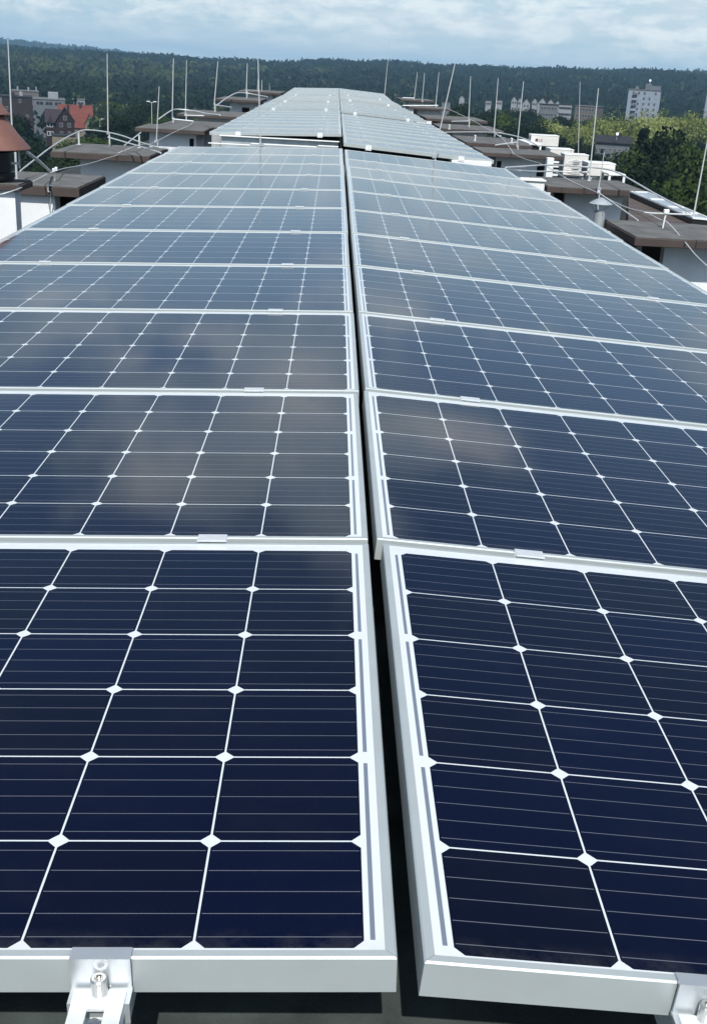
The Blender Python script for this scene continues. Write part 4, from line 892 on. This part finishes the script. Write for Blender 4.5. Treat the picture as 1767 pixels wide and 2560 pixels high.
def raw_mesh(name, V, F4, mats, mi=None):
    me = bpy.data.meshes.new(name); n = len(V); m4 = len(F4); k = F4.shape[1]
    me.vertices.add(n); me.vertices.foreach_set('co', np.ascontiguousarray(V, dtype=np.float32).ravel())
    me.loops.add(m4 * k); me.loops.foreach_set('vertex_index', np.ascontiguousarray(F4, dtype=np.int32).ravel())
    me.polygons.add(m4); me.polygons.foreach_set('loop_start', np.arange(m4, dtype=np.int32) * k)
    try: me.polygons.foreach_set('loop_total', np.full(m4, k, dtype=np.int32))
    except Exception: pass
    for q_ in mats: me.materials.append(q_)
    if mi is not None: me.polygons.foreach_set('material_index', np.ascontiguousarray(mi, dtype=np.int32))
    me.update(calc_edges=True); me.validate(); return me

def leaf_quads(C, size, rng, flat=0.55):
    """one tilted quad per centre; normals lean outwards/upwards"""
    n = len(C); nrm = rng.normal(size=(n, 3)); nrm[:, 2] += flat; nrm /= np.linalg.norm(nrm, axis=1)[:, None]
    a = np.cross(nrm, rng.normal(size=(n, 3))); a /= np.linalg.norm(a, axis=1)[:, None]; b = np.cross(nrm, a)
    s = size * rng.uniform(0.6, 1.3, size=(n, 1)); asp = rng.uniform(0.5, 0.9, size=(n, 1))
    V = np.stack([C - a * s - b * s * asp * .3, C + b * s * asp * -1 + a * s * .1, C + a * s + b * s * asp * .2, C - a * s * .1 + b * s * asp], 1)
    return V.reshape(-1, 3)

def crown_points(n, rng, kind, h, w):
    """leaf positions gathered in clumps through the crown volume"""
    if kind == 'conifer':
        nc = 70; t = rng.uniform(0, 1, nc) ** 0.8; ang = rng.uniform(0, 2 * np.pi, nc); rr = (1 - t) * w / 2 * rng.uniform(0.55, 1.0, nc)
        cc = np.stack([rr * np.cos(ang), rr * np.sin(ang), h * (0.12 + 0.86 * t)], 1); cs = 0.055 * h * (1.25 - t)[:, None] * np.array([1, 1, 0.5])
    else:
        nc = 46 if kind == 'broad' else 60
        d = rng.normal(size=(nc, 3)); d /= np.linalg.norm(d, axis=1)[:, None]; d[:, 2] = np.abs(d[:, 2]) * 1.15 - 0.42
        r_ = rng.uniform(0.55, 1.0, nc)[:, None]
        ax = np.array([w / 2, w / 2, h * 0.36]); cc = d * r_ * ax * rng.uniform(0.8, 1.1, (nc, 1)) + np.array([0, 0, h * 0.60])
        cs = np.array([w * 0.095, w * 0.095, w * (0.075 if kind == 'broad' else 0.13)])
        cs = np.repeat(cs[None], nc, 0) * rng.uniform(0.7, 1.4, (nc, 1))
    k = rng.integers(0, nc, n); q = rng.normal(size=(n, 3)); q /= np.maximum(1e-6, np.linalg.norm(q, axis=1))[:, None]; q *= rng.uniform(0.35, 1.0, (n, 1)) ** 0.5 * 1.5
    P = cc[k] + q * cs[k]
    return P, cc

def tree_meshes(kind, seed, h=20.0, w=14.0, n=5200, leaf=0.30, lm=None):
    rng = np.random.default_rng(seed); P, cc = crown_points(n, rng, kind, h, w)
    V = leaf_quads(P, leaf, rng); crown = raw_mesh('crown', V, np.arange(len(V)).reshape(-1, 4), [lm])
    mb = MB(); tip = 0.9 * h if kind == 'conifer' else 0.62 * h
    mb.tube([(0, 0, -3), (0.1, 0, h * 0.2), (-0.1, 0.1, h * 0.4), (0.05, 0, tip)], 0.020 * h, 8, r1=0.005 * h)
    for c in cc[:: 4 if kind != 'conifer' else 7]:
        z0 = max(h * 0.18, min(tip * 0.9, c[2] - h * 0.16)); mb.tube([(0, 0, z0), (c[0] * 0.5, c[1] * 0.5, (z0 + c[2]) / 2 + 0.02 * h), tuple(c)], 0.007 * h, 5, r1=0.002 * h)
    return crown, mb.mesh('trunk', M_BARK)
PROTO = {}
def proto(kind, tone):
    lm = {'dark': L_DARK, 'mid': L_MID, 'light': L_LIGHT, 'con': L_CON}[tone]
    key = (kind, tone)
    if key not in PROTO: PROTO[key] = [tree_meshes(kind, 11 + 7 * i + len(PROTO), 20.0, {'broad': 15.0, 'willow': 15.0, 'conifer': 8.0, 'slim': 8.0}[kind], 6500 if kind != 'conifer' else 5200, 0.33, lm) for i in range(2)]
    return random.choice(PROTO[key])
def tree(label, px, ytop, d, h, w, kind='broad', tone='dark', group=None, name='leafy_tree'):
    t = pz(px, ytop, d); cr, tr = proto(kind, tone); bw = {'broad': 15.0, 'willow': 15.0, 'conifer': 8.0, 'slim': 8.0}[kind]
    o = thing(name, label, 'tree', (t.x, t.y, t.z - h), random.uniform(0, 6.28), group); o.scale = (w / bw, w / bw, h / 20.0)
    for nm, me in (('crown', cr), ('trunk', tr)):
        c = bpy.data.objects.new(nm, me); COL.objects.link(c); c.parent = o
    return o
LG = 'row of light green trees below the high-rise'
for px, yt, d, h, w, lb in ((1382, 291, 430, 16, 13, 'bright green tree left end of the light row, by the long stand rod'), (1418, 318, 400, 13, 7, 'small bright green tree between the two bright crowns'), (1450, 300, 395, 15, 9, 'narrow light green tree directly behind the thin rod'), (1495, 286, 420, 19, 14, 'light green tree behind the tall unit rod'), (1535, 283, 430, 19, 14, 'light green tree just left below the high-rise'), (1578, 281, 430, 20, 15, 'light green tree under the left half of the high-rise'), (1625, 270, 430, 21, 16, 'tallest light green tree, right below the high-rise'), (1668, 270, 440, 21, 15, 'light green tree right of the high-rise'), (1712, 274, 440, 20, 15, 'light green tree behind the big dark round tree'), (1755, 272, 440, 20, 16, 'light green tree at the right edge')):
    tree(lb, px, yt, d, h, w, 'willow', 'light', LG)
DG = 'dark trees right of the roof'
for px, yt, d, h, w, kd, tn, lb in ((1226, 263, 500, 14, 13, 'broad', 'dark', 'far dark tree below the small white houses'), (1247, 266, 500, 13, 10, 'broad', 'mid', 'far mid green tree below the right small white house'), (1155, 246, 430, 14, 9, 'broad', 'dark', 'far dark tree under the pale house top'), (1362, 287, 480, 14, 13, 'broad', 'mid', 'far green tree before the grey terrace block'), (1440, 288, 480, 13, 9, 'broad', 'dark', 'far dark tree at the left foot of the beige block'), (1474, 285, 480, 13, 8, 'broad', 'mid', 'far green tree at the right foot of the beige block'), (1285, 263, 520, 16, 14, 'broad', 'dark', 'far dark tree below the left gabled houses'), (1322, 262, 540, 16, 14, 'broad', 'dark', 'far dark tree below the broad gabled house'), (1404, 280, 500, 13, 10, 'broad', 'dark', 'far dark tree before the pale terrace'), (1690, 284, 215, 26, 17, 'broad', 'dark', 'big dark round tree in front of the light row'), (1755, 335, 190, 22, 15, 'broad', 'mid', 'dark tree at right edge below the light trees'), (1612, 318, 240, 24, 13, 'conifer', 'con', 'dark pointed conifer beside the big dark round tree'), (1590, 352, 215, 18, 14, 'broad', 'mid', 'dark leafy tree right of the long dark roof'), (1650, 372, 180, 18, 15, 'broad', 'dark', 'dark leafy tree below the big round tree'), (1725, 412, 140, 18, 14, 'broad', 'mid', 'near dark tree above the skylight rod'), (1600, 420, 135, 16, 13, 'broad', 'dark', 'near dark tree right of the white open stand'), (1668, 455, 112, 16, 13, 'broad', 'dark', 'nearest dark tree just above the skylight'), (1770, 470, 105, 16, 13, 'broad', 'dark', 'nearest dark tree at the right edge'),
                                     (1345, 290, 330, 18, 16, 'broad', 'dark', 'dark tree group left of the bright green trees'), (1300, 292, 330, 18, 15, 'broad', 'dark', 'dark tree behind the third right rod'), (1262, 275, 350, 18, 14, 'broad', 'mid', 'mid green tree right of the fourth block rod'), (1215, 268, 330, 18, 13, 'broad', 'dark', 'dark round tree between two right rods'), (1157, 252, 260, 18, 11, 'broad', 'mid', 'olive green round tree behind the leaning rod'), (1190, 300, 240, 13, 12, 'broad', 'mid', 'mid green bush below the olive round tree'), (1470, 345, 300, 12, 10, 'broad', 'dark', 'dark bush left of the long dark roof')):
    tree(lb, px, yt, d, h, w, kd, tn, DG)
TG = 'trees left of the roof'
for px, yt, d, h, w, kd, tn, lb in ((38, 262, 330, 19, 11, 'broad', 'dark', 'dark tree between the cowl and the brown house'), (80, 326, 260, 19, 12, 'broad', 'dark', 'dark tree in front of the brown house wing'), (125, 372, 150, 14, 12, 'broad', 'dark', 'dark tree just left of the second left cap'), (95, 405, 120, 13, 11, 'broad', 'dark', 'near dark tree behind the thick cap'), (228, 328, 220, 12, 16, 'broad', 'mid', 'mid green tree under the arched bar'), (258, 334, 200, 12, 10, 'broad', 'mid', 'mid green bush behind the clamped rod'), (300, 268, 330, 18, 14, 'broad', 'dark', 'dark tree right of the clamped lightning rod'), (345, 240, 420, 20, 15, 'broad', 'dark', 'dark round tree left of the short rod'), (398, 266, 335, 14, 9, 'broad', 'mid', 'small yellow-green tree behind the street lamp'), (420, 300, 260, 14, 11, 'broad', 'dark', 'dark tree behind the close rod pair'), (275, 232, 520, 20, 14, 'broad', 'mid', 'brownish green tree behind the white gabled house')):
    tree(lb, px, yt, d, h, w, kd, tn, TG)

# ------------------------------------------------------------------ woods: one mass of crowns
def woods():
    rng = np.random.default_rng(21)
    LM = [leafmat('wood_dark', (0.0085, 0.018, 0.016), (0.015, 0.027, 0.020), 0.15, 0.012, 0.2, (0, -0.35, 0.75)), leafmat('wood_mid', (0.012, 0.023, 0.017), (0.024, 0.038, 0.023), 0.15, 0.012, 0.2, (0, -0.35, 0.75)), leafmat('wood_sunlit', (0.036, 0.056, 0.026), (0.070, 0.088, 0.040), 0.2, 0.012, 0.2, (0, -0.35, 0.75))]  # cloud light put into leaf colour: last one sunlit, others darker as shaded
    VV = []; MI = []; base = 0
    def ok(az, r, ztop):
        good = np.ones(len(az), bool)
        for a0, a1, d, e in KEEP:
            inb = (az > a0 - 0.15) & (az < a1 + 0.15)
            good &= ~(inb & (r < d - 3) & (ztop > CAM.z + e * r))
            good &= ~(inb & (r >= d - 6) & (r < d + 28))
        return good
    def scatter(r0, r1, sp, az0, az1):
        A = (r1 * r1 - r0 * r0) / 2 * math.radians(az1 - az0); n = int(A / (sp * sp))
        r = np.sqrt(rng.uniform(r0 * r0, r1 * r1, n)); az = rng.uniform(az0, az1, n); return az, r
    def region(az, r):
        """leaf colour by place: sunlight painted paler on near left slope and far right crest"""
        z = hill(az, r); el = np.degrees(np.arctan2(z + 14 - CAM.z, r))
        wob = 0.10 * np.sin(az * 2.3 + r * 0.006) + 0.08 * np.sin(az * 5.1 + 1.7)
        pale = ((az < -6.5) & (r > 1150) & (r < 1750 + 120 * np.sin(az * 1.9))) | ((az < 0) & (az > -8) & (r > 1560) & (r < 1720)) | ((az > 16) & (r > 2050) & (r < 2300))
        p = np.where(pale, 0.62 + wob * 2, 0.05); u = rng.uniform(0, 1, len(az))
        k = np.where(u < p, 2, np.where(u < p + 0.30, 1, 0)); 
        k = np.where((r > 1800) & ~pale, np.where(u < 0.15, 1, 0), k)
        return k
    for (r0, r1, sp, nq, leaf, hmin, hmax) in ((85, 260, 9.5, 170, 0.85, 8, 15), (260, 720, 10.5, 80, 1.25, 9, 17), (720, 1300, 10.5, 44, 1.7, 12, 19), (1300, 2600, 13.0, 26, 2.6, 14, 22), (4200, 5650, 34, 14, 7.0, 14, 26)):
        az, r = scatter(r0, r1, sp, -24 if r1 < 3000 else -26, 25 if r1 < 3000 else -4)
        h = rng.uniform(hmin, hmax, len(az)); z = hill(az, r); w = h * rng.uniform(0.55, 0.85, len(az))
        m_ = ok(az, r, z + h)
        # open the town on both sides
        az, r, h, z, w = az[m_], r[m_], h[m_], z[m_], w[m_]
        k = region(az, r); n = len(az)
        kind = np.where(rng.uniform(0, 1, n) < (0.25 if r1 < 800 else 0.45), 1, 0)
        d = rng.normal(size=(n, nq, 3)); d /= np.linalg.norm(d, axis=2)[:, :, None]; d[:, :, 2] = d[:, :, 2] * 0.9 + 0.1
        rad = rng.uniform(0.55, 1.05, (n, nq, 1))
        lump = 1 + 0.22 * np.sin(d[:, :, 0:1] * 5 + rng.uniform(0, 6, (n, 1, 1))) * np.sin(d[:, :, 1:2] * 4 + rng.uniform(0, 6, (n, 1, 1)))
        P = d * rad * lump * np.stack([w / 2, w / 2, h * 0.42], 1)[:, None, :]
        P[:, :, 2] += (h * 0.58)[:, None]
        con = kind[:, None] == 1
        tt = np.clip(P[:, :, 2] / h[:, None], 0, 1); sh = np.where(con, 1.25 * (1.05 - tt), 1.0)
        P[:, :, 0] *= sh; P[:, :, 1] *= sh
        P[:, :, 0] += (r * np.sin(np.radians(az)))[:, None]; P[:, :, 1] += (r * np.cos(np.radians(az)))[:, None]; P[:, :, 2] += z[:, None]
        C_ = P.reshape(-1, 3); V = leaf_quads(C_, leaf, rng, 0.7)
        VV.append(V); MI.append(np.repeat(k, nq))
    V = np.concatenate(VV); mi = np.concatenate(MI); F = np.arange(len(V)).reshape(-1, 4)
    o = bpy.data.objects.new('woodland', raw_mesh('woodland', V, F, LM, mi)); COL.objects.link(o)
    tag(o, 'dark green woodland covering the plain and the hills to the skyline', 'woodland', kind='stuff')
    print('woodland quads', len(F), 'trees')
woods()
for (px, y0, y1, d, lb) in ((204, 98, 111, 5400, 'lattice pylon on the far left ridge'), (23, 85, 96, 5400, 'small pylon on the ridge at the left edge')):
    b = pz(px, y1 + 3, d); t = pz(px, y0, d); o = thing('pylon', lb, 'pylon', b, group='pylons on the far ridge'); h = t.z - b.z; m_ = MB()
    for sx in (-1, 1):
        for sy in (-1, 1): m_.tube([(sx * 3, sy * 3, 0), (0, 0, h)], 0.35, 5, r1=0.2)
    m_.build('tower', M_ROD, o); MB().box(-5, -0.3, h * 0.8, 5, 0.3, h * 0.83).build('cross_arm', M_ROD, o)

# ------------------------------------------------------------------ haze
HAZE = 0.000125
mh = bpy.data.materials.new('haze_air'); mh.use_nodes = True; g = NG(mh.node_tree); g.n.clear()
pv = g.new('ShaderNodeVolumePrincipled'); pv.inputs['Color'].default_value = (0.42, 0.72, 1.0, 1); pv.inputs['Density'].default_value = HAZE; pv.inputs['Anisotropy'].default_value = 0.0
om = g.new('ShaderNodeOutputMaterial'); g.l.new(pv.outputs[0], om.inputs['Volume'])
hz = MB().box(-9500, -9500, -260, 9500, 9500, 125).build('haze', mh); tag(hz, 'thin bluish air between the roof and the hills', 'haze', kind='stuff')
